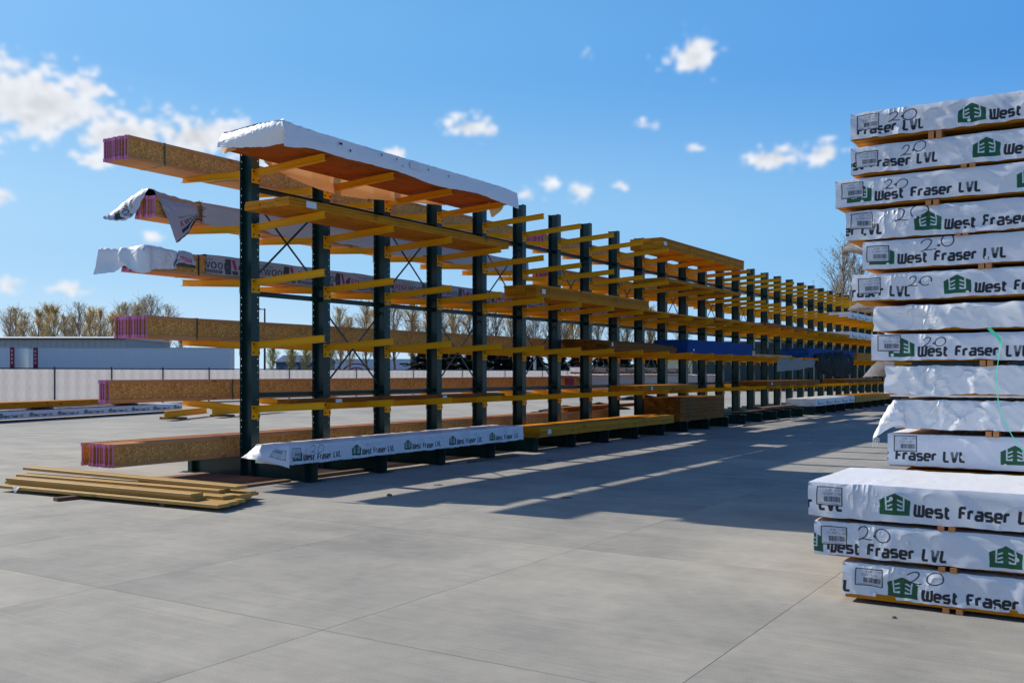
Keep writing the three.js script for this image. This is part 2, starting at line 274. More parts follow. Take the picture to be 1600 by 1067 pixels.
// ------------------------------------------------------------------ materials
const phy = (o) => new THREE.MeshPhysicalMaterial({ roughness: 0.75, specularIntensity: 0.35, ...o });
const std = (o) => new THREE.MeshStandardMaterial({ roughness: 0.8, ...o }), rgb = (r, g, b) => new THREE.Color().setRGB(r, g, b);
const M = {
  osb: std({ map: osb, color: rgb(1.75, 1.45, 1.05), roughness: 0.95 }), flange: phy({ map: wood, color: rgb(1.2, 0.98, 0.8) }), pink: std({ color: rgb(0.58, 0.17, 0.36), roughness: 0.75 }), lvl: phy({ map: lvl, roughness: 0.7 }), lvlDark: phy({ map: lvl, roughness: 0.6, color: rgb(0.55, 0.48, 0.6) }), red: phy({ map: lvl, color: rgb(0.62, 0.48, 1.6), roughness: 0.7 }), beam: phy({ map: lvl, color: rgb(1.2, 1.25, 1), roughness: 0.6 }),
  mdf: phy({ map: lvl, color: rgb(0.42, 0.40, 1.3), roughness: 0.7 }), wood: std({ map: wood }), woodPale: std({ map: wood, color: rgb(1.15, 1.2, 1.1) }), woodOld: std({ map: wood, color: rgb(0.34, 0.32, 0.36), roughness: 0.95 }), block: std({ map: wood, color: rgb(1.0, 0.72, 0.5) }),
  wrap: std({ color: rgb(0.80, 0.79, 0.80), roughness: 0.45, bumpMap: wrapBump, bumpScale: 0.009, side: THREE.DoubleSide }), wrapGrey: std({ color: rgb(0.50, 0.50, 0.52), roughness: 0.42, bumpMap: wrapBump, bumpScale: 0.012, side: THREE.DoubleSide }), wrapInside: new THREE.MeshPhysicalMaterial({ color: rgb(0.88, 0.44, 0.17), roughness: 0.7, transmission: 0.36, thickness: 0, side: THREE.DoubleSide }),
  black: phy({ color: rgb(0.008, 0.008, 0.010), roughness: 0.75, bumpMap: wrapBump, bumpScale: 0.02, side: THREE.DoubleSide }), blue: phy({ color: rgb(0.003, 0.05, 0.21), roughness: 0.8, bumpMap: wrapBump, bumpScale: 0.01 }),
  steel: new THREE.MeshPhysicalMaterial({ color: rgb(0.006, 0.036, 0.034), roughness: 0.26, specularIntensity: 0.6 }), yellow: phy({ color: rgb(0.80, 0.39, 0.002), roughness: 0.5 }), bolt: std({ color: rgb(0.08, 0.08, 0.08), metalness: 0.8, roughness: 0.5 }), galv: std({ color: rgb(0.35, 0.36, 0.37), metalness: 0.7, roughness: 0.5 }),
  paper: std({ color: rgb(0.72, 0.72, 0.74) }), strap: std({ color: rgb(0.015, 0.10, 0.05), roughness: 0.5 }), strapBlack: std({ color: rgb(0.02, 0.02, 0.02) }), strapGreen: std({ color: rgb(0.02, 0.42, 0.27), roughness: 0.4, side: THREE.DoubleSide }), bark: std({ color: rgb(0.17, 0.13, 0.095), roughness: 1 }),
};

const wrapBumpUV = wrapBump.clone(); wrapBumpUV.repeat.set(4.7, 0.19); wrapBumpUV.needsUpdate = true;
M.wrapFront = std({ color: rgb(0.80, 0.79, 0.80), roughness: 0.45, bumpMap: wrapBumpUV, bumpScale: 0.05, side: THREE.DoubleSide });

// ------------------------------------------------------------------ the ground: a sheet to the horizon, slabs with open joints near by
{
  const g = new THREE.PlaneGeometry(2400, 2400); g.rotateX(-Math.PI / 2); g.translate(0, -0.022, -600); metreUV(g);
  const sheetMat = std({ map: concrete, roughness: 0.9 }); tag(part('ground', g, sheetMat, scene), null, null, null, 'structure');
  const yard = new THREE.Group(); yard.name = 'yard_pavement'; yard.userData.kind = 'structure'; yard.position.copy(W(0, 0, 0)); yard.rotation.y = PHI; scene.add(yard);
  const mats = [1, 0.98, 1.02, 0.99].map((k) => std({ map: concrete, bumpMap: concreteBump, bumpScale: 0.004, roughness: 0.86, color: rgb(k, k, k * 0.995) }));
  const nl = [-10.9, -8.7, -6.5, -4.3, -1.75, 0.4, 2.6, 4.82, 6.98, 9.2, 11.4, 13.6, 15.8, 18.0], al = []; for (let k = -3; k < 9; k++) al.push(-2.62 + 3.2 * k);
  const r = rng(8);
  for (let i = 0; i + 1 < al.length; i++) for (let j = 0; j + 1 < nl.length; j++) {
    const w = al[i + 1] - al[i] - 0.0045, d = nl[j + 1] - nl[j] - 0.0045, b = 0.004, s = new THREE.Shape();
    const x0 = (al[i] + al[i + 1]) / 2, z0 = (nl[j] + nl[j + 1]) / 2;
    const q = new THREE.BoxGeometry(w, 0.03, d, 1, 1, 1), p = q.attributes.position;
    q.translate(x0, -0.015, z0);
    const u = q.attributes.uv; for (let k = 0; k < p.count; k++) u.setXY(k, p.getZ(k) + i * 3.7, p.getX(k) + j * 1.3);
    part('concrete_slab', q, mats[Math.floor(r() * 4)], yard);
  }
}

// ------------------------------------------------------------------ the cantilever rack
const SP = 1.524, NC = 30, LEV = [4.558, 3.747, 2.932, 2.0, 1.055], SLOPE = 0.056, HT = 5.17, BASE = 0.28;
const armTop = (l, n) => LEV[l - 1] + SLOPE * Math.max(0, Math.abs(n) - 0.11);
const rack = rackThing('cantilever_rack', 'long dark green steel cantilever rack with yellow arms carrying lumber', 'storage rack', 0, 0, 0);
{
  // flange strip with a pair of holes every 4 inches, built from one pitch and repeated
  const fw = 0.155, pitch = 0.1016, shape = new THREE.Shape([new THREE.Vector2(-fw / 2, 0), new THREE.Vector2(fw / 2, 0), new THREE.Vector2(fw / 2, pitch), new THREE.Vector2(-fw / 2, pitch)]);
  for (const x of [-0.054, 0.054]) { const hp = new THREE.Path(); for (let k = 0; k <= 8; k++) { const t = -k / 8 * 2 * Math.PI; hp[k ? 'lineTo' : 'moveTo'](x + 0.0115 * Math.cos(t), pitch / 2 + 0.0115 * Math.sin(t)); } shape.holes.push(hp); }
  const unit = new THREE.ExtrudeGeometry(shape, { depth: 0.012, bevelEnabled: false }); const nU = Math.floor((HT - BASE) / pitch), pieces = [];
  for (const z of [-0.124, 0.112]) for (let k = 0; k < nU; k++) { const q = unit.clone(); q.translate(0, BASE + k * pitch, z); pieces.push(q); }
  const webH = nU * pitch;
  const solid = (w, h, d, x, y, z) => { const g = new THREE.BoxGeometry(w, h, d).toNonIndexed(); g.translate(x, y, z); return g; };
  const colGeo = mergeGeometries([...pieces, solid(0.009, webH, 0.224, 0, BASE + webH / 2, 0)]);
  const baseGeo = mergeGeometries([solid(0.012, BASE - 0.03, 2.76, 0, BASE / 2, 0), solid(0.2, 0.014, 2.76, 0, BASE - 0.007, 0), solid(0.2, 0.014, 2.8, 0, 0.008, 0), ...[-1.2, -0.109, 0.109, 1.2].map((z) => solid(0.17, BASE - 0.03, 0.012, 0, BASE / 2, z))]);
  const footGeo = [1.33, -1.33].map((z) => solid(0.3, 0.012, 0.16, 0, 0.002, z));
  // arm: I section welded to a bolted plate, rising outwards
  const mk = (sgn) => {
    const L = 1.38, e = [box(L, 0.086, 0.007, L / 2, -0.05, 0), box(L, 0.008, 0.066, L / 2, -0.004, 0), box(L, 0.008, 0.066, L / 2, -0.096, 0)];
    const g = mergeGeometries(e); g.rotateZ(Math.atan(SLOPE)); g.rotateY(sgn > 0 ? -Math.PI / 2 : Math.PI / 2); g.translate(0, 0, sgn * 0.127); return g;
  };
  const plate = (sgn) => mergeGeometries([box(0.15, 0.205, 0.014, 0, -0.098, sgn * 0.132)]);
  const boltG = (sgn) => mergeGeometries([[-0.054, -0.03], [0.054, -0.03], [-0.054, -0.155], [0.054, -0.155]].map(([x, y]) => { const b = new THREE.CylinderGeometry(0.015, 0.015, 0.014, 6); b.rotateX(Math.PI / 2); b.translate(x, y, sgn * 0.145); return b; }));
  const AG = { 1: [mk(1), plate(1), boltG(1)], [-1]: [mk(-1), plate(-1), boltG(-1)] };
  for (let k = 0; k < NC; k++) {
    const x = k * SP;
    const col = part('column', colGeo, M.steel, rack); col.position.x = x;
    const b = part('base_beam', baseGeo, M.steel, rack); b.position.x = x; for (const f of footGeo) part('foot_plate', f, M.steel, b);
    for (const sgn of [1, -1]) for (let l = 0; l < 5; l++) { const arm = part('arm', AG[sgn][0], M.yellow, rack); arm.position.set(x, LEV[l], 0); part('mounting_plate', AG[sgn][1], M.yellow, arm); part('bolts', AG[sgn][2], M.bolt, arm).userData.kind = 'stuff'; }
  }
  const V = (x, y, z = 0) => new THREE.Vector3(x, y, z);
  const railG = mergeGeometries([box(SP - 0.012, 0.07, 0.006, SP / 2, 0, -0.02), box(SP - 0.012, 0.006, 0.05, SP / 2, 0.035, 0.004)]);
  for (let k = 0; k + 1 < NC; k++) {
    const x = k * SP; for (const h of [4.30, 2.73, 1.21]) part('rail', railG, M.steel, rack).position.set(x, h, 0);
    const [h0, h1] = k % 2 ? [1.28, 2.6] : [2.9, 4.2];
    for (const s of [1, -1]) part('cross_brace', bar(V(x + 0.02, s > 0 ? h1 : h0, s * 0.006), V(x + SP - 0.02, s > 0 ? h0 : h1, s * 0.006), 0.032, 0.008), M.steel, rack);
  }
}

// ------------------------------------------------------------------ loads
// a strapped pack of I-joists; origin at the left end, middle of the pack, underside
function joistPack(label, a, nFront, h, o) {
  const { L = 11, N = 11, pitch = 0.047, H = 0.31, gaps, seed = 1, group } = o, r = rng(seed), g = rackThing('joist_pack', label, 'joist pack', a, nFront, h, group);
  const fw = Math.min(0.045, pitch - 0.0015), fh = 0.048, fl = mergeGeometries([bev(L, fh, fw, 0.002, L / 2, fh / 2, 0), bev(L, fh, fw, 0.002, L / 2, H - fh / 2, 0, 0, 0.3)]), web = box(L, H - 2 * fh + 0.01, 0.010, L / 2, H / 2, 0), paint = mergeGeometries([box(0.006, fh + 0.003, fw + 0.003, -0.002, fh / 2, 0), box(0.006, fh + 0.003, fw + 0.003, -0.002, H - fh / 2, 0), box(0.006, H - 2 * fh - 0.004, 0.017, -0.002, H / 2, 0)]);
  let z = -fw / 2;
  for (let i = 0; i < N; i++) {
    const j = new THREE.Group(); j.name = 'i_joist'; j.position.set((r() - 0.5) * 0.045, (r() - 0.5) * 0.006, z); g.add(j); z -= gaps ? gaps[i] ?? pitch : pitch;
    part('flanges', fl, M.flange, j); part('web', web, M.osb, j); part('end_paint', paint, M.pink, j);
  }
  const D = -z - (gaps ? gaps[N - 1] ?? pitch : pitch) + fw / 2 + 0.01;
  for (const x of o.straps ?? []) part('strap', mergeGeometries([box(0.022, H + 0.006, 0.003, x, H / 2, 0.003), box(0.022, 0.003, D, x, -0.001, -D / 2), box(0.022, 0.003, D, x, H + 0.002, -D / 2)]), o.strapMat ?? M.strap, g);
  return g;
}
// a pack of boards laid flat; origin at left end, front, underside
const tones = new Map(); const toned = (m, k) => { if (!tones.has(m)) tones.set(m, [0.86, 1, 1.12].map((f) => { const c = m.clone(); c.color.multiplyScalar(f); return c; })); return tones.get(m)[k]; };
function boardPack(name, label, cat, a, nFront, h, o) {
  const { L, w = 0.24, cols = 3, layers = 5, t = 0.0445, mat = M.lvl, seed = 3, jit = 0.012, group, turn = 0 } = o, r = rng(seed), g = rackThing(name, label, cat, a, nFront, h, group, turn);
  const geos = [0, 1, 2].map((k) => bev(L, t - 0.0022, w - 0.003, 0.004, L / 2, t / 2, -w / 2, k * 1.1, k * 0.21));
  for (let l = 0; l < layers; l++) for (let c = 0; c < cols; c++) { if (o.skip?.(l, c)) continue; const b = part('board', geos[Math.floor(r() * 3)], toned(mat, Math.floor(r() * 3)), g); b.position.set((r() - 0.5) * jit * 2, l * t, -c * w + (r() - 0.5) * 0.004 - (o.back?.[l] ?? 0)); }
  for (const x of o.straps ?? []) part('strap', mergeGeometries([box(0.018, layers * t + 0.006, 0.003, x, layers * t / 2, 0.004), box(0.018, 0.003, cols * w, x, layers * t + 0.002, -cols * w / 2)]), M.strap, g);
  if (o.tag2 != null) part('paper_tag', box(0.12, layers * t * 0.8, 0.002, o.tag2, layers * t * 0.5, 0.004), M.paper, g);
  if (o.tag != null) part('paper_tag', box(o.tagW ?? 0.14, Math.min(0.09, layers * t * 0.8), 0.002, o.tag, layers * t * 0.5, 0.004), M.paper, g);
  return g;
}
// plastic wrap round a bundle: rounded, creased shell open below; local box x 0..L, y 0..H, z -D..0
function wrapShell(L, H, D, o = {}) {
  const { amp = 0.008, fr = 7, seed = 1, nx = Math.max(30, Math.round(L * 36)), sag = 0 } = o, ny = o.ny ?? 9, nz = 12, e = 0.002;
  const disp = (x, y, z) => { const q = 0.55 + 0.45 * sstep(0, 0.06, Math.min(x, L - x)); return [amp * 0.7 * crease(x * fr, y * fr, z * fr + 9, seed + 2), amp * 0.5 * crease(x * fr, y * fr + 5, z * fr, seed + 4) * q, amp * crease(x * fr * 0.9 + y * 4, y * fr * 0.8, z * fr, seed)]; };
  const f = (fn, nu, nv) => sheet((u, v) => { const p = fn(u, v), d = disp(p[0], p[1], p[2]); return [p[0] + d[0], p[1] + d[1] - sag * 0, p[2] + d[2], p[3], p[4]]; }, nu, nv);
  const hem = (x) => e + 0.006 * (noise3(x * 5, seed, 1) + 0.6 * noise3(x * 17, seed, 2));
  const front = f((u, v) => { const y = lerp(hem(u * L), H, v), rr = 0.008 * sstep(0.9, 1, v); return [u * L, y, -rr, u, v]; }, nx, ny);
  const back = f((u, v) => [L - u * L, lerp(hem(u * L + 40), H, v), -D, u * L, v * H], Math.round(nx / 3), 3);
  const top = f((u, v) => [u * L, H, lerp(-0.008, -D, v), u * L, v * D], nx, nz);
  const left = f((u, v) => [0, lerp(hem(u * D + 80), H, v), lerp(-D, -0.0, u), u * D, v * H], nz, ny);
  const right = f((u, v) => [L, lerp(hem(u * D + 90), H, v), lerp(0, -D, u), u * D, v * H], nz, ny);
  return { front: toCreasedNormals(front, 1.2), rest: toCreasedNormals(mergeGeometries([top, left, right, back]), 1.2) };
}
const printMat = (t, c = 1, b = 0.016) => std({ map: t, color: rgb(c, c, c * 1.02), roughness: 0.42, bumpMap: wrapBumpUV, bumpScale: b, side: THREE.DoubleSide });
function wrappedBundle(label, pos, turn, o) {
  const { L = 6.1, H = 0.23, D = 1.2, print, cols = 3, mat = M.lvl, group } = o, g = thing('wrapped_bundle', label, 'lumber bundle', pos, turn, group), t = 0.0445, w = D / cols - 0.002, bt = o.lip ?? 0.006;
  const geo = bev(L - 0.03, t - 0.001, w - 0.002, 0.003, L / 2, t / 2, -w / 2); const r = rng(o.seed ?? 2);
  for (let c = 0; c < cols; c++) part('board', geo, mat, g).position.set((r() - 0.5) * 0.015, 0, (o.lip > 0.01 ? -0.004 : -0.03) - c * (w - 0.01));
  const core = Math.max(1, Math.round(H / t) - 1), cg = box(L - 0.04, H - t - 0.012, D - 0.03, L / 2, t + (H - t - 0.012) / 2, -D / 2); part('upper_boards', cg.translate(0, 0, -0.01), mat, g);
  const sh = wrapShell(L, H - bt, D, { seed: o.seed ?? 2, amp: (o.amp ?? 0.008) * 1.5, fr: o.fr ?? 7 });
  const wr = part('wrap', sh.rest, o.wrapMat ?? M.wrap, g); wr.position.y = bt; part('printed_side', sh.front, print ? printMat(print, o.tone ?? 1, (o.amp ?? 0.008) * 3.6) : M.wrapFront, wr);
  return g;
}

// ---- stack on the right: long axis across the rack, front face towards -a
const STURN = -TH, SPOS = (n, h, a) => W(a, n, h);
const SB = [ // n of left end, underside h, height, a of the front face, label, print options, extra
  [9.44, 0.03, 0.235, -3.37, 'lowest bundle of the low front stack, on blocks on the concrete', { logo: 0.29, hand: 0.40, label: [0.09, 0.075], dim: '9.50" x 20\'', y: 0.02, dot: false }, { lip: 0.018, amp: 0.011, fr: 9 }],
  [9.25, 0.295, 0.235, -3.37, 'middle bundle of the low front stack, marker 2.0 above its lettering', { logo: 1.09, hand: 0.3, label: [0.05, 0.075], dim: '11.880" x 20\'', y: 0.02 }, { amp: 0.009 }],
  [9.21, 0.555, 0.24, -3.37, 'top bundle of the low front stack, its broad top in the sun', { logo: 0.47, label: [0.06, 0.085], dim: '16.000" x 20\'', y: 0.05 }, { amp: 0.010, fr: 5 }],
  [9.48, 0.815, 0.255, -2.1, 'bundle of the tall back stack just above the low front stack', { logo: 0.8, label: [0.05, 0.115], dim: '9.50" x 20\'', y: 0.045 }, { amp: 0.004 }],
  [9.53, 1.11, 0.225, -2.1, 'unprinted torn bundle with orange wood bared at lower left', null, { amp: 0.017, fr: 11, torn: true }],
  [9.46, 1.375, 0.225, -2.1, 'unprinted crumpled bundle directly above the torn bundle with bared wood', null, { amp: 0.021, fr: 7 }],
  [9.36, 1.64, 0.21, -2.1, 'printed bundle with a green strap end hanging down from its top edge', { logo: 0.13, hand: 0.37, label: [0.05, 0.075], dim: '14.000" x 20\'', y: 0.03 }, { amp: 0.006 }],
  [9.37, 1.875, 0.2, -2.1, 'unprinted bundle with a puckered wrap above the one with the green strap', null, { amp: 0.02, fr: 5.5 }],
  [9.21, 2.115, 0.215, -2.1, 'printed bundle with the LVL letters just right of its label', { logo: 0.68, hand: 0.42, label: [0.05, 0.055], dim: '11.880" x 20\'', y: 0.03 }, { amp: 0.008 }],
  [9.29, 2.365, 0.225, -2.1, 'printed bundle fifth from the top with the label over the green house', { logo: 0.05, hand: 0.44, label: [0.035, 0.06], dim: '11.880" x 20\'', y: 0.035 }, { amp: 0.005 }],
  [9.16, 2.605, 0.235, -2.1, 'strongly creased printed bundle fourth from the top, marker beside the house', { logo: 0.52, hand: 0.38, label: [0.04, 0.09], dim: '11.880" x 20\'', y: 0.04, dot: false }, { amp: 0.013, fr: 8 }],
  [9.08, 2.875, 0.225, -2.1, 'printed bundle third from the top, sticking out furthest to the left', { logo: 0.09, hand: 0.37, label: [0.05, 0.07], dim: '11.880" x 20\'', y: 0.03 }, { amp: 0.006 }],
  [9.2, 3.125, 0.225, -2.1, 'printed bundle second from the top of the tall back stack', { logo: 0.89, hand: 0.38, label: [0.04, 0.055], dim: '11.880" x 20\'', y: 0.04 }, { amp: 0.009 }],
  [9.2, 3.405, 0.22, -2.1, 'topmost printed bundle of the tall back stack against the sky', { logo: 0.79, hand: 0.29, label: [0.05, 0.07], dim: '9.50" x 20\'', y: 0.03 }, { amp: 0.011, fr: 9 }],
];
SB.forEach(([n, h, H, a, label, pr, ex], i) => {
  const print = pr && lvlPrint(6.1, H, { ...pr, seed: i + 1 });
  const b = wrappedBundle('white wrapped ' + label, SPOS(n, h, a), STURN, { H, D: 1.2, print, seed: 20 + i * 3, mat: i === 4 ? M.block : M.lvl, ...ex });
  { const r = rng(i * 5 + 2), cap = new THREE.CylinderGeometry(0.0125, 0.0125, 0.004, 10).rotateX(Math.PI / 2); for (let k = 0; k < 5; k++) part('cap_washer', cap, M.paper, b).position.set(0.1 + k * 0.36 + r() * 0.15, k % 2 ? H * (0.3 + 0.4 * r()) : 0.035 + r() * 0.015, 0.012 + (ex.amp ?? 0.008) * 0.4); }
  if (ex.torn) {                                                // loose corner of the wrap, pulled out to the left
    const f = patch([[[0.06, 0.225, 0.012], [0, 0.226, 0.015], [-0.01, 0.222, -0.1], [-0.02, 0.21, -0.3]], [[0.07, 0.15, 0.02], [0, 0.17, 0.04], [-0.06, 0.15, -0.02], [-0.06, 0.15, -0.25]], [[0.075, 0.07, 0.02], [0.02, 0.10, 0.04], [-0.10, 0.05, 0.03], [-0.12, 0.06, -0.2]], [[0.08, 0.02, 0.015], [-0.02, 0.03, 0.045], [-0.13, -0.05, 0.04], [-0.16, 0, -0.15]], [[0.0, 0.04, 0.02], [-0.08, -0.03, 0.04], [-0.15, -0.085, 0.04], [-0.17, -0.05, -0.1]]], 26, 26, 0.02, 13, 3);
    part('torn_flap', f, M.wrap, b);
    const fr = []; const r = rng(4); for (let k = 0; k < 9; k++) { const x = -0.165 + r() * 0.06, z = 0.03 + r() * 0.02; fr.push(bar(new THREE.Vector3(x, -0.07, z), new THREE.Vector3(x + r() * 0.02, -0.10 - r() * 0.05, z + 0.01), 0.003, 0.002)); } part('fray', fr, M.wrap, b);
  }
  if (i === 6 || i === 10 || i === 8) {                                    // loose end fold of the wrap below the left end
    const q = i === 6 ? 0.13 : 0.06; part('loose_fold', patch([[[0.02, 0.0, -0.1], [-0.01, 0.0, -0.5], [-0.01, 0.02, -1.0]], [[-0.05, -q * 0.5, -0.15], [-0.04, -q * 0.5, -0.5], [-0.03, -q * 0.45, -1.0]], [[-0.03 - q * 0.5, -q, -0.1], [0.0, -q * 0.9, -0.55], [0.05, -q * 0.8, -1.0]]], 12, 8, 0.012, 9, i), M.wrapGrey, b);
  }
});
// wood blocks between the bundles, in pairs
[[10.09, 10.17, -0.002, 0.036, -3.37, 'under the lowest bundle'], [10.065, 10.135, 0.262, 0.036, -3.37, 'between the lowest and middle front bundles'], [10.06, 10.125, 0.527, 0.031, -3.37, 'under the top bundle of the low stack'], [10.2, 10.25, 1.066, 0.045, -2.1, 'under the torn unprinted bundle'], [10.16, 10.21, 1.598, 0.045, -2.1, 'under the bundle with the green strap'], [10.15, 10.2, 2.326, 0.043, -2.1, 'under the fifth bundle from the top'], [9.99, 10.04, 2.588, 0.02, -2.1, 'under the creased fourth bundle from the top'], [9.78, 9.835, 2.836, 0.043, -2.1, 'under the third bundle from the top'], [10.03, 10.09, 3.098, 0.03, -2.1, 'under the second bundle from the top'], [9.8, 9.855, 3.346, 0.062, -2.1, 'under the topmost bundle']].forEach(([n0, n1, h, t, a, where], i) => {
  [n0, n1].forEach((n, k) => { const b = thing('wood_block', (k ? 'right' : 'left') + ' orange wood block of the pair ' + where, 'wood block', W(a, n, h), STURN, 'wood blocks between the wrapped bundles'); part('block', bev(1.16, t - 0.001, 0.04, 0.002, 0, t / 2, 0).rotateY(Math.PI / 2).translate(0, 0, -0.57), M.block, b); });
});
// filler blocks below the tall stack, hidden behind the low one
{
  const b = thing('hidden_support', 'plain timber bundle carrying the tall stack behind the low stack', 'lumber bundle', W(-2.0, 9.6, 0), STURN); for (let k = 0; k < 3; k++) part('board_layer', box(5.6, 0.25, 1.05, 2.8, 0.135 + k * 0.265, -0.53), M.lvl, b);
}
{ // green strap hanging from the printed bundle
  const s = thing('strap_end', 'loose bright green plastic strap hanging in front of the stack', 'strap', W(-2.12, 10.23, 1.86), STURN);
  const P = [[-0.025, 0.02, 0.02], [0.02, -0.03, 0.035], [0.055, -0.085, 0.05], [0.045, -0.2, 0.06], [0.03, -0.36, 0.06], [0.05, -0.55, 0.07], [0.12, -0.74, 0.09], [0.24, -0.92, 0.11], [0.33, -0.99, 0.09]];
  part('strap_tail', sheet((u, v) => { const p = sampleRow(P, u), w = 0.018 * (1 - 0.72 * sstep(0.2, 0.32, u)); return [p[0] + (v - 0.5) * w * 1.2, p[1] + (v - 0.5) * w * 0.6, p[2] + (v - 0.5) * 0.006]; }, 60, 2), M.strapGreen, s);
}

// ---- back side of the rack: joist packs
joistPack('unwrapped pack of I-joists with pink ends on the top level, nearest end', -1.40, -0.94, armTop(1, 0.9), { L: 10.4, N: 12, pitch: 0.0455, H: 0.335, seed: 1, straps: [0.62, 5.2] });
joistPack('pink ended I-joist pack on the top level further along the rack', 10.15, -0.88, armTop(1, 0.9), { L: 10.5, N: 12, pitch: 0.046, H: 0.32, seed: 2 });
joistPack('unwrapped wide I-joist pack with pink ends on the second lowest arms', -1.35, -0.6, armTop(4, 0.85), { L: 12.6, N: 15, pitch: 0.0485, H: 0.315, seed: 3, straps: [0.88] });
joistPack('narrow pack of five I-joists with pink ends on the lowest arms', -1.6, -1.1, armTop(5, 1.2), { L: 13.2, N: 5, pitch: 0.05, H: 0.325, seed: 4, straps: [2.25] });
joistPack('loose uneven I-joist pack with pink ends resting on the rack base', -2.1, -0.3, BASE, { L: 15.2, N: 10, gaps: [0.05, 0.085, 0.05, 0.05, 0.048, 0.055, 0.075, 0.095, 0.16, 0.05], H: 0.31, seed: 5 });
// wrapped pack, second level: hood torn open over the pink ends
{
  const h = armTop(2, 0.95) + 0.055, g = joistPack('wrapped joist pack with a torn tarp hood hanging open over pink ends', -0.88, -1.03, h, { L: 10.2, N: 10, pitch: 0.046, H: 0.315, seed: 6 });
  const D = 0.46, H = 0.335;
  // hood: rows from the open mouth back to the pinch, columns from far skirt over the top to near skirt
  const hood = [
    [[0.10, 0.30, -0.52], [0.02, 0.37, -0.42], [0.0, 0.42, -0.24], [0.02, 0.40, -0.08], [0.06, 0.22, 0.03], [0.15, 0.0, 0.07], [0.30, -0.36, 0.09]],
    [[0.2, 0.30, -0.51], [0.14, 0.36, -0.42], [0.1, 0.40, -0.26], [0.16, 0.385, -0.08], [0.2, 0.22, 0.03], [0.27, 0.02, 0.06], [0.38, -0.29, 0.085]],
    [[0.3, 0.30, -0.50], [0.28, 0.345, -0.40], [0.26, 0.37, -0.25], [0.36, 0.36, -0.08], [0.42, 0.22, 0.03], [0.46, 0.06, 0.05], [0.52, -0.18, 0.07]],
    [[0.45, 0.31, -0.48], [0.46, 0.34, -0.38], [0.48, 0.35, -0.25], [0.62, 0.345, -0.08], [0.64, 0.24, 0.03], [0.66, 0.12, 0.05], [0.68, 0.03, 0.05]],
    [[0.64, 0.31, -0.47], [0.67, 0.332, -0.38], [0.70, 0.335, -0.25], [0.74, 0.332, -0.08], [0.75, 0.25, 0.015], [0.76, 0.15, 0.03], [0.77, 0.08, 0.03]]];
  const curtain = [
    [[0.14, 0.30, -0.54], [0.06, 0.36, -0.46], [0.0, 0.415, -0.32], [0.0, 0.425, -0.17]],
    [[-0.04, 0.27, -0.60], [-0.07, 0.31, -0.48], [-0.08, 0.31, -0.35], [-0.05, 0.31, -0.20]],
    [[-0.17, 0.16, -0.65], [-0.17, 0.17, -0.54], [-0.15, 0.14, -0.42], [-0.09, 0.12, -0.28]],
    [[-0.28, 0.06, -0.70], [-0.27, 0.05, -0.60], [-0.24, 0.01, -0.49], [-0.14, 0.01, -0.34]],
    [[-0.37, -0.01, -0.71], [-0.35, -0.04, -0.65], [-0.30, -0.06, -0.56], [-0.2, -0.05, -0.42]]];
  const pr = std({ map: canvasTex(1024, 512, (c, w, hh) => { c.fillStyle = '#b9bac1'; c.fillRect(0, 0, w, hh); const r = rng(3); for (let k = 0; k < 40; k++) { c.fillStyle = 'rgba(60,58,60,0.35)'; c.fillRect(r() * w, r() * hh, 1 + r() * 5, 1 + r() * 2); } for (const x0 of [0]) { c.save(); c.translate(x0 + 1000, 20); c.scale(-1, 1); c.scale(-1, 1); c.rotate(-Math.PI / 2); c.translate(-300, -130); c.font = '34px sans-serif'; c.fillStyle = '#34343a'; c.fillText('Rated I-Joists', 0, 0); c.font = 'bold 76px sans-serif'; c.fillStyle = '#c2186f'; c.fillText('K', 0, 70); c.fillStyle = '#34343a'; c.fillText('WOOD', 58, 70); c.fillRect(0, 84, 300, 34); c.restore(); } }), roughness: 0.45, bumpMap: wrapBumpUV, bumpScale: 0.012, side: THREE.DoubleSide, color: rgb(0.9, 0.9, 0.93) });
  const curtainMat = std({ map: canvasTex(256, 512, (c) => { c.fillStyle = '#c4c5cb'; c.fillRect(0, 0, 256, 512); c.translate(0, 512); c.scale(1, -1); c.translate(60, 120); c.rotate(0.8); c.font = '34px sans-serif'; c.fillStyle = '#34343a'; c.fillText('Rated I-Joists', 0, 0); c.font = 'bold 84px sans-serif'; c.fillStyle = '#c2186f'; c.fillText('K', -20, 84); c.fillStyle = '#34343a'; c.fillText('WOOD', 44, 84); c.fillRect(-60, 104, 400, 50); }), side: THREE.DoubleSide, roughness: 0.45 });
  part('tarp_hood', patch(hood, 60, 36, 0.022, 6, 2), pr, g); part('tarp_curtain', patch(curtain, 34, 40, 0.03, 9, 3), curtainMat, g);
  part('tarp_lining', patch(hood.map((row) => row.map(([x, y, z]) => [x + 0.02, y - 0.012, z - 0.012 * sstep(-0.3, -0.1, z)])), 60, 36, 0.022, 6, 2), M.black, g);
  // sleeve over the rest of the pack
  const prof = [[0.02, -D - 0.02], [H * 0.6, -D - 0.02], [H, -D], [H + 0.012, -D / 2], [H, -0.005], [H * 0.6, 0.02], [0.1, 0.025], [0.03, 0.02]];
  part('tarp_sleeve', sheet((u, v) => { const x = 0.84 + u * 9.7, p = sampleRow(prof, v), k = 0.02 * crease(x * 3, p[0] * 4, p[1] * 4, 8), low = v > 0.8 ? 0.06 * noise3(x * 1.7, 3, 1) + 0.03 * noise3(x * 6, 3, 4) : 0; return [x, p[0] + k * 0.5 + low * (v - 0.8) * 5 * 0.7, p[1] + k, x, v]; }, 160, 22), M.wrapGrey, g);
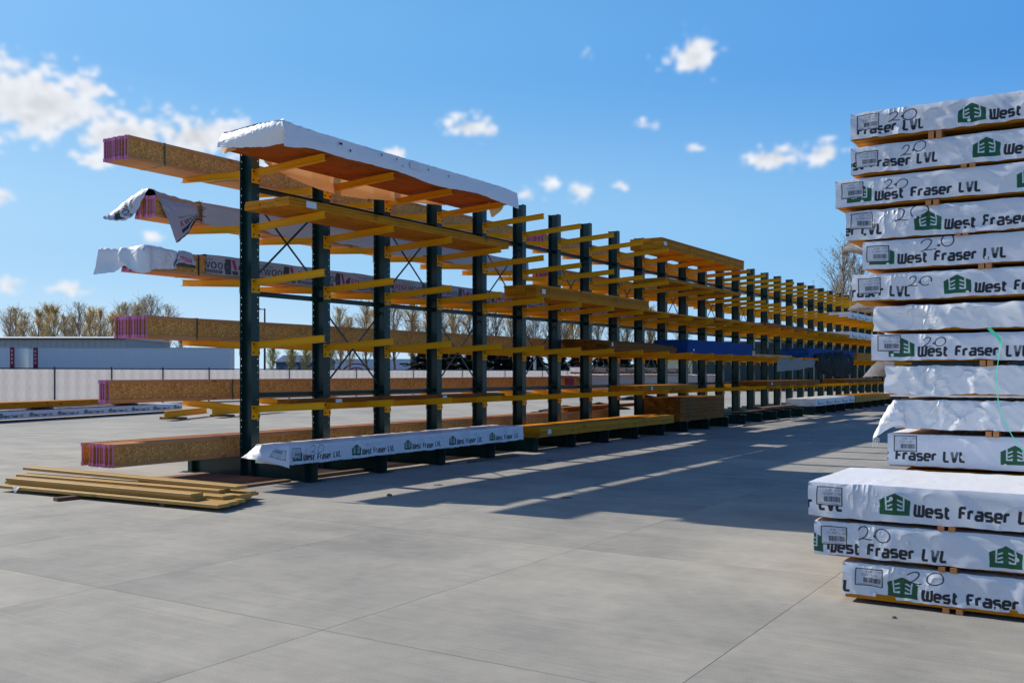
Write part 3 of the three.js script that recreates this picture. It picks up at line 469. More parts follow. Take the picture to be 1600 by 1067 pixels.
  part('straw_tuft', (() => { const r = rng(9), e = []; for (let k = 0; k < 46; k++) { const x = 0.76 + r() * 0.08, y = 0.04 + r() * 0.3; const z = y > 0.28 ? -r() * 0.4 : 0.03; e.push(bar(new THREE.Vector3(x, y, z), new THREE.Vector3(x + (r() - 0.3) * 0.12, y + (r() - 0.5) * 0.07 + (z < 0 ? 0.02 : 0), z + r() * 0.03), 0.006, 0.003)); } return e; })(), M.woodOld, g);
}
// wrapped and printed pack, third level
{
  const h = armTop(3, 0.95), g = joistPack('printed joist pack with a crumpled silver white wrap over its end', -1.43, -0.52, h, { L: 11.2, N: 11, pitch: 0.047, H: 0.31, seed: 7, straps: [0.92], strapMat: M.strapBlack });
  const D = 0.52, H = 0.325;
  const end = [ // end cap of loose plastic: rows from its hem up over the top, columns from far corner round the front corner
    [[-0.21, -0.03, -0.88], [-0.17, -0.02, -0.70], [-0.12, 0.0, -0.52], [-0.09, 0.075, -0.36], [-0.10, 0.02, -0.22], [-0.07, -0.035, -0.06], [0.02, -0.03, 0.045], [0.12, 0.02, 0.03], [0.24, 0.03, 0.045], [0.40, 0.05, 0.03], [0.5, 0.07, 0.03]],
    [[-0.18, 0.14, -0.86], [-0.12, 0.14, -0.72], [-0.07, 0.14, -0.52], [-0.12, 0.16, -0.42], [-0.05, 0.15, -0.28], [-0.06, 0.13, -0.08], [0.01, 0.13, 0.045], [0.12, 0.13, 0.02], [0.24, 0.13, 0.045], [0.40, 0.15, 0.03], [0.52, 0.16, 0.03]],
    [[-0.15, 0.33, -0.84], [-0.10, 0.325, -0.70], [-0.04, 0.30, -0.52], [-0.09, 0.31, -0.44], [-0.03, 0.31, -0.30], [-0.04, 0.31, -0.10], [0.01, 0.31, 0.02], [0.12, 0.31, 0.012], [0.24, 0.32, 0.03], [0.40, 0.31, 0.015], [0.53, 0.31, 0.012]],
    [[0.0, 0.35, -0.78], [0.02, 0.345, -0.68], [0.05, 0.335, -0.5], [0.03, 0.35, -0.42], [0.06, 0.345, -0.3], [0.06, 0.36, -0.16], [0.10, 0.375, -0.10], [0.2, 0.37, -0.08], [0.3, 0.36, -0.08], [0.42, 0.335, -0.08], [0.55, 0.33, -0.08]],
    [[0.5, 0.325, -0.56], [0.5, 0.33, -0.52], [0.5, 0.335, -0.46], [0.5, 0.335, -0.4], [0.5, 0.335, -0.34], [0.52, 0.335, -0.3], [0.54, 0.335, -0.28], [0.55, 0.335, -0.26], [0.57, 0.335, -0.24], [0.58, 0.33, -0.22], [0.6, 0.328, -0.2]]];
  part('crumpled_end_wrap', patch(end, 100, 60, 0.016, 9, 5), M.wrap, g);
  part('torn_print', patch([[[0.55, 0.33, 0.01], [0.66, 0.34, 0.0], [0.80, 0.31, 0.01]], [[0.50, 0.24, 0.05], [0.64, 0.22, 0.06], [0.82, 0.20, 0.04]], [[0.46, 0.14, 0.05], [0.6, 0.16, 0.065], [0.83, 0.13, 0.04]], [[0.44, 0.06, 0.04], [0.5, 0.10, 0.06], [0.82, 0.09, 0.05]]], 20, 16, 0.02, 9, 7), std({ map: canvasTex(256, 128, (c) => { c.fillStyle = '#c3c4ca'; c.fillRect(0, 0, 256, 128); c.font = 'bold 56px sans-serif'; c.fillStyle = '#c2186f'; c.fillText('TPINK', 40, 76); c.fillStyle = '#44444b'; c.fillRect(60, 88, 196, 40); c.fillRect(0, 60, 34, 66); }, true), side: THREE.DoubleSide, roughness: 0.45 }), g);
  const jp = joistPrint(10, H, 0.065); 
  part('printed_wrap', sheet((u, v) => { const x = 1.05 + u * 10, y = H - v * (H - 0.03 + 0.025 * noise3(x * 4, 2, 2)), k = 0.016 * crease(x * 3, y * 4, 2, 3); return [x, y, 0.012 + k, u, 1 - v]; }, 140, 8), printMat(jp, 0.86), g);
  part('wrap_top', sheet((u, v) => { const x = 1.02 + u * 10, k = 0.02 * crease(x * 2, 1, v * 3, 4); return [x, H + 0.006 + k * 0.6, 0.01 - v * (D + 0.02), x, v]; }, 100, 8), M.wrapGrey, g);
}
joistPack('I-joist pack on the second level past the sixth column, partly wrapped', 10.3, -0.75, armTop(2, 0.95), { L: 10, N: 12, pitch: 0.047, seed: 8 });
{
  const g = joistPack('wrapped printed joist pack on the third level behind the slabs', 10.4, -0.72, armTop(3, 0.95), { L: 10, N: 13, pitch: 0.047, seed: 9 });
  part('printed_wrap', sheet((u, v) => [0.1 + u * 9.8, 0.32 - v * 0.3, 0.014 + 0.012 * crease(u * 30, v * 3, 1, 2), u, 1 - v], 100, 6), printMat(joistPrint(10, 0.32, 0.065), 0.86), g);
}
{ // white covered pack on the lowest arms
  const h = armTop(5, 1.2), g = joistPack('joist pack under a white sheet on the lowest arms past the seventh column', 11.75, -0.9, h, { L: 10.4, N: 9, pitch: 0.05, H: 0.33, seed: 10 });
  const prof = [[0.05, -0.5], [0.3, -0.5], [0.355, -0.44], [0.36, -0.22], [0.35, 0.01], [0.22, 0.04], [0.0, 0.06]];
  part('cover_sheet', sheet((u, v) => { const x = -0.25 + u * 10.5 + (v > 0.5 ? (v - 0.5) * 1.6 * (1 - u) ** 6 : 0), p = sampleRow(prof, v), k = 0.03 * crease(x * 2.4, p[0] * 3, p[1] * 3, 6); return [x, p[0] + k * 0.6, p[1] + k, x, v]; }, 150, 18), M.wrap, g);
}
{ // thin printed bundle on top of that pack
  const pr = lvlPrint(7.4, 0.14, { logo: 0.1, y: 0.02, lw: 0.13, th: 0.05, seed: 44 });
  wrappedBundle('thin printed bundle lying on top of the white covered joist pack', W(12.3, -0.95, armTop(5, 1.2) + 0.40), PHI, { L: 7.4, H: 0.17, D: 0.4, print: pr, cols: 2, lip: 0.045, mat: M.red, tone: 0.95 });
}
boardPack('board_pack', 'few yellow boards lying on top of the joists on the rack base', 'board pack', 10.9, -0.75, BASE + 0.315, { L: 5.2, cols: 1, layers: 2, seed: 12 });
boardPack('red_edged_board', 'short red edged board beside the yellow boards on the base joists', 'board', 10.8, -0.55, BASE + 0.315, { L: 2.0, w: 0.1, cols: 1, layers: 1, mat: M.red, seed: 13 });

// ---- front side of the rack
{ // wrapped slab, top level
  const g = rackThing('wrapped_slab', 'top level slab of brown boards under a sagging white wrap', 'lumber bundle', -0.82, 1.55, 4.648), r = rng(31), bw = 0.28, L = 5.8;
  for (let l = 0; l < 5; l++) for (let c = 0; c < 4; c++) part('board', bev(L, 0.043, bw, 0.003, L / 2, 0.022, -bw / 2, l + c * 0.7, c * 0.2), M.red, g).position.set((r() - 0.5) * 0.02, l * 0.0445, -c * (bw + 0.003));
  const H = 0.235, D = 1.14;
  const fold = (u) => 0.022 * Math.exp(-(((u - 0.02) / 0.05) ** 2));
  part('wrap', toCreasedNormals(sheet((u, v) => {           // top and front, over the front edge
    const x = -0.05 + u * (L + 0.1), s = v * (D + 0.36); let y, z;
    const lift = (0.01 * sstep(0.04, 0.0, u) + fold(u)) * sstep(0, 0.8, s) - 0.03 * sstep(0.93, 1, u);
    if (s < D) { y = H + 0.012 + lift; z = -D + s; } else { y = H + 0.012 - (s - D) * (0.80 + 0.3 * sstep(0.1, 0, u) + 0.10 * noise3(x * 0.9, 2, 5)) + lift; z = 0.02 + 0.03 * sstep(0, 0.3, s - D); }
    const k = 0.02 * crease(x * 4, y * 4, z * 4, 11) * (u < 0.12 ? 1.15 : 0.8);
    return [x, y + k * 0.6, z + k * 0.8, x, s];
  }, 150, 30), 1.3), M.wrap, g);
  part('end_wrap', patch([[[-0.03, 0.28, 0.02], [-0.045, 0.275, -0.3], [-0.045, 0.26, -0.6], [-0.03, 0.25, -1.14]], [[-0.06, 0.15, 0.055], [-0.10, 0.16, -0.3], [-0.12, 0.14, -0.62], [-0.10, 0.13, -1.15]], [[0.05, -0.02, 0.055], [-0.05, -0.055, -0.26], [-0.09, -0.03, -0.62], [-0.12, 0.03, -1.17]]], 70, 26, 0.017, 15, 6), M.wrap, g);
  part('end_lining', patch([[[0.0, 0.2, -0.8], [-0.02, 0.2, -1.0], [0.0, 0.2, -1.16]], [[-0.05, 0.05, -0.82], [-0.06, 0.03, -1.02], [-0.03, 0.05, -1.18]], [[-0.02, -0.01, -0.9], [-0.07, -0.06, -1.08], [-0.02, -0.02, -1.18]]], 8, 8, 0.01, 8, 2), M.wrapInside, g);
  part('hanging_flap', patch([[[0.7, 0.2, -1.15], [2.0, 0.2, -1.15], [3.4, 0.2, -1.15], [4.4, 0.2, -1.15], [5.4, 0.2, -1.15]], [[0.75, 0.02, -1.19], [2.0, -0.03, -1.22], [3.4, -0.02, -1.22], [4.4, 0.0, -1.19], [5.3, 0.06, -1.17]], [[0.8, -0.06, -1.15], [1.7, -0.21, -1.19], [2.7, -0.23, -1.2], [4.0, -0.11, -1.19], [5.2, -0.01, -1.16]]], 60, 14, 0.02, 3, 4), M.wrapInside, g);
  part('corner_flap', patch([[[5.35, 0.0, -0.3], [5.45, 0.0, -0.2], [5.6, 0.0, -0.1]], [[5.4, -0.14, -0.3], [5.48, -0.16, -0.22], [5.58, -0.12, -0.15]], [[5.42, -0.26, -0.28], [5.44, -0.27, -0.26], [5.46, -0.26, -0.24]]], 8, 8, 0.01, 6, 2), M.wrapInside, g);
  part('tear_mark', mergeGeometries([[1.05, 0.16, 0.3], [1.25, 0.1, 0.14], [1.95, 0.17, 0.12], [2.3, 0.17, 0.1], [2.45, 0.09, 0.05], [3.1, 0.15, 0.1], [3.65, 0.14, 0.08]].map(([x, y, w]) => box(w * 0.2, 0.03, 0.003, x, y, 0.062).rotateZ(0))), M.strapBlack, g);
  part('printed_note', box(0.22, 0.09, 0.003, 2.75, 0.14, 0.058), M.paper, g);
}
boardPack('board_pack', 'narrow honey coloured boards on the second level with a white tag', 'board pack', -0.62, 1.45, armTop(2, 1.1) + 0.02, { L: 5.55, w: 0.29, cols: 3, layers: 3, t: 0.042, seed: 32, tag: 0.42, tagW: 0.2 });
boardPack('board_pack', 'deep yellow slab pack overhanging the third level arms mid rack', 'board pack', 6.0, 1.4, armTop(3, 1.0) + 0.03, { L: 5.25, w: 0.25, cols: 3, layers: 6, t: 0.042, seed: 33, tag: 0.28, tagW: 0.14 });
boardPack('board_pack', 'thick ochre slab pack on the top level in the middle of the rack', 'board pack', 12.15, 1.34, armTop(1, 1.0) + 0.02, { L: 6.1, w: 0.29, cols: 3, layers: 6, t: 0.046, seed: 34, tag: 0.2, tagW: 0.2 });
boardPack('board_pack', 'thin board pair on the second level below the thick ochre slabs', 'board pack', 12.2, 1.4, armTop(2, 0.9) + 0.03, { L: 5.6, w: 0.29, cols: 3, layers: 2, t: 0.044, seed: 35 });
boardPack('board_pack', 'thin boards on the third level, left of two thin packs', 'board pack', 11.4, 1.35, armTop(3, 0.9) + 0.03, { L: 4.3, w: 0.3, cols: 3, layers: 1, t: 0.045, seed: 36 });
boardPack('board_pack', 'thin boards on the third level, right of two thin packs', 'board pack', 15.7, 1.4, armTop(3, 0.9) + 0.03, { L: 4.2, w: 0.3, cols: 3, layers: 2, t: 0.04, seed: 37 });
boardPack('board_pack', 'reddish boards on the third level in front of the far columns', 'board pack', 20.2, 1.4, armTop(3, 0.9) + 0.03, { L: 5.4, w: 0.3, cols: 3, layers: 3, t: 0.045, seed: 38, mat: M.red });
boardPack('board_pack', 'last thin boards on the third level before the white far bundle', 'board pack', 26.2, 1.4, armTop(3, 0.9) + 0.03, { L: 5, w: 0.3, cols: 3, layers: 2, seed: 39 });
boardPack('trim_pack', 'grey brown trim boards in two tiers on the second lowest arms', 'board pack', 9.45, 1.22, armTop(4, 0.8) + 0.02, { L: 3.9, w: 0.29, cols: 4, layers: 6, t: 0.043, mat: M.mdf, seed: 40, tag: 0.2, tagW: 0.08, jit: 0.05, back: [0, 0, 0, 0.06, 0.06, 0.3], skip: (l, c) => l > 3 && c < 1 });
{
  const g = rackThing('blue_pack', 'blue sheeted lumber pack on the second lowest arms', 'lumber bundle', 13.8, 1.34, armTop(4, 0.8) + 0.02), sh = wrapShell(5.2, 0.36, 0.95, { seed: 5, amp: 0.012, nx: 70 });
  const bs = []; for (let k = 0; k < 3; k++) part('board', bev(5.5, 0.16, 0.3, 0.004, 2.76, 0.08, -0.16 - k * 0.305), M.woodPale, g); const w = part('plastic_wrap', sh.rest, M.blue, g); part('plastic_side', sh.front, M.blue, w); part('paper_tag', box(0.1, 0.06, 0.003, 0.4, 0.09, 0.016), M.paper, g);
}
boardPack('board_pack', 'pale board stretch just right of the blue pack', 'board pack', 19.4, 1.34, armTop(4, 0.8), { L: 3.8, w: 0.3, cols: 3, layers: 2, seed: 41, mat: M.wood });
{
  const g = rackThing('blue_pack', 'far blue sheeted pack half covered by a black tarp', 'lumber bundle', 25.4, 1.3, armTop(4, 0.8) + 0.05), sh = wrapShell(7, 0.36, 1.0, { seed: 9, amp: 0.015, nx: 60 });
  part('boards', box(6.9, 0.3, 0.9, 3.5, 0.15, -0.5), M.lvl, g); const w = part('plastic_wrap', sh.rest, M.blue, g); part('plastic_side', sh.front, M.blue, w);
}
{
  const g = rackThing('black_tarp', 'black plastic tarp draped down from the far blue pack', 'tarp', 26.3, 1.36, armTop(4, 0.8) + 0.3);
  part('drape', patch([[[0, 0.05, -0.2], [1.6, 0.02, -0.1], [3.4, 0.08, -0.1], [5.2, 0.1, -0.2]], [[-0.4, -0.3, 0.1], [1.5, -0.35, 0.15], [3.4, -0.3, 0.15], [5.2, -0.25, 0.1]], [[-0.6, -0.62, 0.1], [1.8, -0.85, 0.16], [3.4, -0.95, 0.14], [4.9, -0.75, 0.1]], [[0.4, -0.8, 0.05], [2.2, -1.0, 0.1], [3.6, -1.05, 0.05], [4.6, -0.95, 0.0]]], 40, 24, 0.07, 3, 8), M.black, g);
}
{
  const g = rackThing('white_flap', 'pale sheet end hanging under the arms left of the black tarp', 'plastic sheet', 21.2, 1.4, 1.98);
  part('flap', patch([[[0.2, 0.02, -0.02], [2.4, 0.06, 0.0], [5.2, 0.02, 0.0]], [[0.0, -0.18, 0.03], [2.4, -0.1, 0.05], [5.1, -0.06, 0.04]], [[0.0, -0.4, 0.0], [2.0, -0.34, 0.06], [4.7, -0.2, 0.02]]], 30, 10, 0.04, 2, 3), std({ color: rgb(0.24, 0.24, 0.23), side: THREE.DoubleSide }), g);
}
boardPack('board_pack', 'single layer of boards along the nearest lowest arms with white tags', 'board pack', 0.0, 1.0, armTop(5, 0.8), { L: 5.5, w: 0.14, cols: 3, layers: 2, t: 0.032, seed: 42, mat: M.red, tag: 0.85, tag2: 3.55, tagW: 0.14 });
boardPack('board_pack', 'ochre boards on the lowest arms above the tall brown block', 'board pack', 11.0, 1.36, armTop(5, 0.9), { L: 3.5, w: 0.3, cols: 3, layers: 3, t: 0.045, seed: 43, tag: 0.5, tagW: 0.1 });
boardPack('board_pack', 'pale boards on the lowest arms below the hanging white sheet end', 'board pack', 20.4, 1.36, armTop(5, 0.9), { L: 6.3, w: 0.3, cols: 3, layers: 4, t: 0.045, seed: 44, mat: M.mdf, tag: 0.5, tagW: 0.1 });
boardPack('board_pack', 'last boards on the lowest arms beside the wrapped stack', 'board pack', 30.5, 1.36, armTop(5, 0.9), { L: 7, w: 0.3, cols: 3, layers: 4, t: 0.045, seed: 45, mat: M.mdf });
boardPack('board_pack', 'boards on the second lowest arms right of the black tarp', 'board pack', 32.6, 1.36, armTop(4, 0.9), { L: 6, w: 0.3, cols: 3, layers: 8, t: 0.045, seed: 46 });
// on the base
{
  const pr = lvlPrint(6.1, 0.25, { logo: 0.06, y: 0.045, lw: 0.19, label: [0.05, 0.09], hand: 0.42, seed: 60, dot: false });
  const g = wrappedBundle('long white printed lumber bundle on the rack base at the near end', W(-0.55, 1.38, BASE + 0.005), PHI, { L: 6.1, H: 0.255, D: 0.66, print: pr, cols: 3, seed: 61, amp: 0.012, fr: 4, lip: -0.01 });
  const f = patch([[[0.0, 0.25, 0.012], [-0.02, 0.262, -0.2], [0.0, 0.258, -0.45], [0.02, 0.25, -0.66]], [[-0.03, 0.14, 0.03], [-0.12, 0.18, -0.25], [-0.14, 0.16, -0.5], [-0.12, 0.13, -0.7]], [[-0.05, -0.04, 0.04], [-0.16, 0.05, -0.3], [-0.2, 0.07, -0.5], [-0.22, 0.08, -0.72]]], 26, 16, 0.016, 7, 3); part('folded_end', f, std({ map: canvasTex(512, 256, (c) => { c.fillStyle = '#d8d9de'; c.fillRect(0, 0, 512, 256); c.setTransform(512 / 0.75, 0, 0, -256 / 0.3, 0, 256); paperLabel(c, 0.06, 0.1, 0.16, 0.12, '7.25" x 20\''); }), side: THREE.DoubleSide, roughness: 0.5 }), g);
}
boardPack('beam_pack', 'bright yellow beam pack on the rack base right of the printed bundle', 'board pack', 6.15, 1.4, BASE, { L: 6.6, w: 0.2, cols: 4, layers: 2, t: 0.1, seed: 47, tag: 0.35, tagW: 0.14, mat: M.beam });
{
  const g = boardPack('board_block', 'tall brown block of boards standing on the rack base', 'board pack', 13.3, 1.35, BASE, { L: 3.2, w: 0.34, cols: 3, layers: 6, t: 0.102, seed: 48, mat: M.mdf, jit: 0.004, straps: [0.65, 2.5] });
}
{
  const pr = lvlPrint(6.1, 0.27, { logo: 0.3, y: 0.05, seed: 71 });
  wrappedBundle('small looking white printed bundle on the rack base at the far end', W(26.1, 1.36, BASE + 0.02), PHI, { L: 6.1, H: 0.27, D: 1.1, print: pr, cols: 3, seed: 72 });
  wrappedBundle('white printed bundle on the second level at the far end of the rack', W(31.4, 1.36, armTop(2, 0.9)), PHI, { L: 6.1, H: 0.28, D: 1.1, print: pr, cols: 3, seed: 73 });
  wrappedBundle('white printed bundle on the third level at the far end of the rack', W(31.4, 1.36, armTop(3, 0.9)), PHI, { L: 6.1, H: 0.28, D: 1.1, print: pr, cols: 3, seed: 74 });
}
boardPack('beam_pack', 'yellow beams on the rack base beside the far printed bundle', 'board pack', 32.4, 1.36, BASE, { L: 7, w: 0.3, cols: 3, layers: 3, t: 0.1, seed: 49, mat: M.beam });
for (const [k, a, n] of [[0, 20.5, 0.9], [1, 22.0, 0.8]]) { const g = boardPack('board_pack', ['dark boards lying low on the base between the block and far bundle', 'second dark boards on the base nearer the far bundle'][k], 'board pack', a - k * 0.2 - (k ? 0 : 1), n, BASE, { L: k ? 3.6 : 2.4, w: 0.2, cols: 2, layers: 1 + k, seed: 50 + k, mat: M.woodOld }); }

// ------------------------------------------------------------------ on the concrete
{ // loose planks in the left foreground: local x along them, left end to right end
  const dir = Math.atan2(0.2, 3.7), P = [ // start along, length, underside height, offset to the back, tilt
    [0.0, 3.92, 0.045, 0.0, 0, 'lowest plank at the front of the loose pile'], [0.45, 3.42, 0.045, 0.2, 0, 'bottom plank behind the front one in the pile'], [0.5, 3.3, 0.045, 0.4, 0, 'bottom plank in the middle of the loose pile'], [0.3, 3.35, 0.045, 0.6, 0, 'fourth bottom plank from the front of the pile'], [0.3, 3.2, 0.045, 0.8, 0, 'bottom plank next to the rearmost one'], [0.4, 3.05, 0.045, 0.98, 0, 'rearmost bottom plank, its end sticking out at the right'],
    [-0.07, 3.5, 0.086, 0.13, 0.0, 'second layer plank showing only its left end'], [0.35, 3.3, 0.086, 0.34, 0, 'second layer plank under the leaning one'], [0.1, 3.62, 0.086, 0.56, 0, 'second layer plank at the back'], [0.2, 3.4, 0.086, 0.78, 0, 'rearmost second layer plank'], [-0.04, 3.46, 0.127, 0.12, 0, 'upper plank with the broad pale sunlit top'], [-0.36, 3.78, 0.127, 0.48, 0, 'upper plank between the pale one and the leaning one'], [-0.42, 4.0, 0.168, 0.62, 0.010, 'top plank leaning across the back of the pile']];
  const W0 = (x, w) => [-3.05 + x * Math.sin(dir) + w * Math.cos(dir), -1.34 + x * Math.cos(dir) - w * Math.sin(dir)];
  P.forEach(([x0, L, h, w, tilt, label], i) => {
    const [a, n] = W0(x0, w), p = thing('plank', 'yellow pine ' + label, 'plank', W(a, n, h), -TH + dir, 'loose planks on the concrete');
    const m = part('plank_body', bev(L, 0.0395, 0.186, 0.004, L / 2, 0.02, -0.093, i * 0.7, i * 0.13), M.lvlPlank ??= std({ map: wood, color: rgb(0.88, 0.84, 0.34), roughness: 0.6 }), p); m.rotation.z = -tilt; m.position.y = tilt * L; m.rotation.y = (hash(i, 3, 1) - 0.5) * 0.02;
    if (i === 0) part('torn_wrap', patch([[[0.31, 0.04, 0.004], [0.38, 0.045, 0.0], [0.44, 0.04, 0.004]], [[0.32, 0.01, 0.012], [0.38, -0.005, 0.014], [0.43, 0.015, 0.012]], [[0.335, -0.02, 0.01], [0.36, -0.035, 0.012], [0.4, -0.01, 0.01]]], 8, 8, 0.006, 20, 1), M.wrap, p);
  });
  [[1.5, 'near left end'], [3.0, 'hidden right end']].forEach(([x, where], i) => { const [a, n] = W0(x, -0.2 + i * 0.3), s = thing('dunnage_block', 'dark wood bearer under the plank pile, ' + where, 'wood block', W(a, n, 0), -TH + dir - 0.12); part('bearer', bev(0.7, 0.042, 0.09, 0.004, 0, 0.022, 0).rotateY(Math.PI / 2).translate(0, 0, -0.3), M.woodOld, s); });
}
{ const g = rackThing('plywood_sheet', 'dark plywood sheet lying flat at the foot of the first column', 'board', -1.3, 1.04, 0.002); part('panel', bev(1.12, 0.03, 1.9, 0.003, 0.56, 0.015, -0.95), std({ map: wood, color: rgb(0.42, 0.36, 0.38), roughness: 0.9 }), g); }
{ // plank strip by the bases
  boardPack('dunnage_strip', 'brown plank lying on the ground beside the second base beam', 'plank', 0.3, 1.0, 0.002, { L: 1.15, w: 0.12, cols: 1, layers: 1, mat: M.woodOld, seed: 61 });
  boardPack('dunnage_strip', 'thin wood strip on the concrete before the third and fourth bases', 'plank', 3.5, 1.58, 0.002, { L: 1.6, w: 0.06, cols: 1, layers: 1, t: 0.03, mat: M.woodOld, seed: 62 });
  boardPack('dunnage_strip', 'thin wood strip lying before the far bases in the shade', 'plank', 17.2, 1.75, 0.002, { L: 4.4, w: 0.08, cols: 1, layers: 1, t: 0.03, mat: M.wood, seed: 63 });
}
// debris
[[608, 775, 0.028, 'pebble', 'small dark pebble in front of the first shadow edge'], [885, 778, 0.055, 'wood_chip', 'flat dark wood chip in the long shadow'], [860, 720, 0.06, 'wood_chip', 'dark wood chip near the upper shadow edge'], [685, 758, 0.05, 'wood_chip', 'tan wood chip in the sunlit gap of the shadows'], [1398, 966, 0.012, 'pebble', 'tiny pebble before the low front stack']].forEach(([x, y, s, nm, label], i) => {
  const Z = 1.55 * 1518 / (y - 582), g = new THREE.IcosahedronGeometry(s, 1), p = g.attributes.position; for (let k = 0; k < p.count; k++) { const f = 0.7 + 0.5 * hash(Math.round(p.getX(k) * 9999), Math.round(p.getY(k) * 9999), Math.round(p.getZ(k) * 9999) + i); p.setXYZ(k, p.getX(k) * f * 1.3, p.getY(k) * f * (nm === 'pebble' ? 0.8 : 0.18), p.getZ(k) * f * 0.7); } g.computeVertexNormals();
  const m = part(numbered(nm), g, nm === 'pebble' ? M.bark : M.woodOld, scene); m.position.set((x - 800) / 1518 * Z, s * (nm === 'pebble' ? 0.45 : 0.1), -Z); tag(m, label, nm === 'pebble' ? 'pebble' : 'wood chip');
});
// far piles on the left
{
  const turn = -0.25, A = [6.95, -18.75];
  const pr = lvlPrint(12.2, 0.25, { logo: 0.7, y: 0.06, lw: 0.19, seed: 81 });
  const at = (x) => W(A[0] + x * Math.cos(0.25), A[1] - x * Math.sin(0.25), 0);
  const p0 = at(-3.2); wrappedBundle('long printed white bundle on the ground before the fence', p0.clone().setY(0.06), PHI + 0.25, { L: 12.2, H: 0.25, D: 1.1, print: pr, cols: 4, seed: 82 });
  const y0 = at(-3.4).add(W(0.1, -0.25, 0).sub(W(0, 0, 0))); const g = thing('beam_pack', 'yellow beam pack lying over the printed bundle before the fence', 'board pack', y0.setY(0.4), PHI + 0.25); for (let k = 0; k < 4; k++) part('beam', bev(11.4, 0.19, 0.22, 0.004, 5.7, 0.095, -0.12 - k * 0.225), M.lvl, g);
  for (let k = 0; k < 3; k++) { const b = thing('dunnage_block', ['left', 'middle', 'right'][k] + ' bearer between the yellow beams and the far printed bundle', 'wood block', at(-2 + k * 4.2).setY(0.31), PHI + 0.25); part('bearer', box(0.1, 0.09, 1.1, 0, 0.045, -0.6), M.woodOld, b); }
  for (const [a, n, L, t, label] of [[10.4, -15.3, 3.6, 0.50, 'yellow steel arm lying on the ground beyond the rack'], [12.6, -15.6, 5.2, 0.36, 'second yellow steel arm lying behind the first one']]) { const q = rackThing('loose_arm', label, 'rack arm', a, n, 0.08, null, t); part('arm', [box(L, 0.2, 0.02, L / 2, 0.11, 0), box(L, 0.02, 0.16, L / 2, 0.01, 0), box(L, 0.02, 0.16, L / 2, 0.21, 0)], M.yellow, q); part('bearer', box(0.1, 0.08, 0.9, 0.7, -0.04, 0), M.woodOld, q); }
}
[[848, 652, 1.5, 'crumpled black plastic with pale scraps seen between sixth and seventh columns'], [892, 640, 2.6, 'black plastic heap seen between the seventh and eighth columns'], [938, 637, 2.4, 'black plastic heap seen between the eighth and ninth columns'], [1000, 622, 3.4, 'black plastic heap seen between the ninth and tenth columns']].forEach(([x, y, w, label], i) => {
  const Z = 1.55 * 1518 / (y - 582 + 2), g = thing('plastic_heap', label, 'plastic heap', new THREE.Vector3((x - 800) / 1518 * Z, 0, -Z), 0.5);
  part('heap', sheet((u, v) => { const e = 1 - Math.max(Math.abs(u - 0.5), Math.abs(v - 0.5)) * 2; return [(u - 0.5) * w, -0.01 + e ** 0.6 * (0.22 + 0.16 * noise3(u * 5, v * 5, i * 3)) + 0.05 * e * crease(u * 7, v * 7, 1, i), (v - 0.5) * 1.2]; }, 30, 20), M.black, g);
  if (i === 0) part('scraps', patch([[[-0.5, 0.05, 0.6], [0, 0.12, 0.6], [0.4, 0.06, 0.6]], [[-0.6, 0.0, 0.75], [0, 0.02, 0.78], [0.4, 0.0, 0.75]]], 10, 5, 0.05, 6, 2), M.wrap, g);
});

// ------------------------------------------------------------------ beyond the yard
const fmat = (() => {
  const t = dataTex(256, 256, (i, j) => { const x = i / 256 * 8, y = j / 256 * 8, d1 = Math.abs(((x + y) % 1) - 0.5), d2 = Math.abs(((x - y + 16) % 1) - 0.5), m = Math.min(0.5 - d1, 0.5 - d2) < 0.07 ? 0.55 : 1, sl = ((x * 1.0) % 1) < 0.06 ? 0.88 : 1, v = 0.93 * m * sl * (0.94 + 0.08 * pnoise(i / 64, j / 128, 4, 2, 71)); return [v, v * 0.955, v * 0.92]; });
  return new THREE.MeshPhysicalMaterial({ map: rep(t, 0.56, 0.56), roughness: 0.85, transmission: 0.62, thickness: 0, side: THREE.DoubleSide });
})();
{
  const th = Math.atan(940 / 1518), p0 = new THREE.Vector3(-21.46, 0, -45.5), f = thing('slatted_fence', 'long chain link fence filled with pale privacy slats behind the yard', 'fence', p0, Math.PI / 2 - th), post = new THREE.CylinderGeometry(0.045, 0.045, 1.84, 8).translate(0, 0.9, 0), pan = box(3.0, 1.64, 0.05, 1.525, 0.88, 0), rl = new THREE.CylinderGeometry(0.028, 0.028, 3.05, 6).rotateZ(Math.PI / 2).translate(1.525, 1.74, 0);
  const dk = std({ color: rgb(0.05, 0.05, 0.07), roughness: 0.6 });
  for (let k = -5; k < 46; k++) { part('post', post, dk, f).position.x = k * 3.05; part('slat_panel', pan, fmat, f).position.x = k * 3.05; part('top_rail', rl, dk, f).position.x = k * 3.05; }
}
const corr = (() => rep(dataTex(128, 16, (i) => { const v = 0.62 + 0.3 * Math.abs(((i / 16) % 1) - 0.5); return [v, v, v]; }, false), 3, 3))();
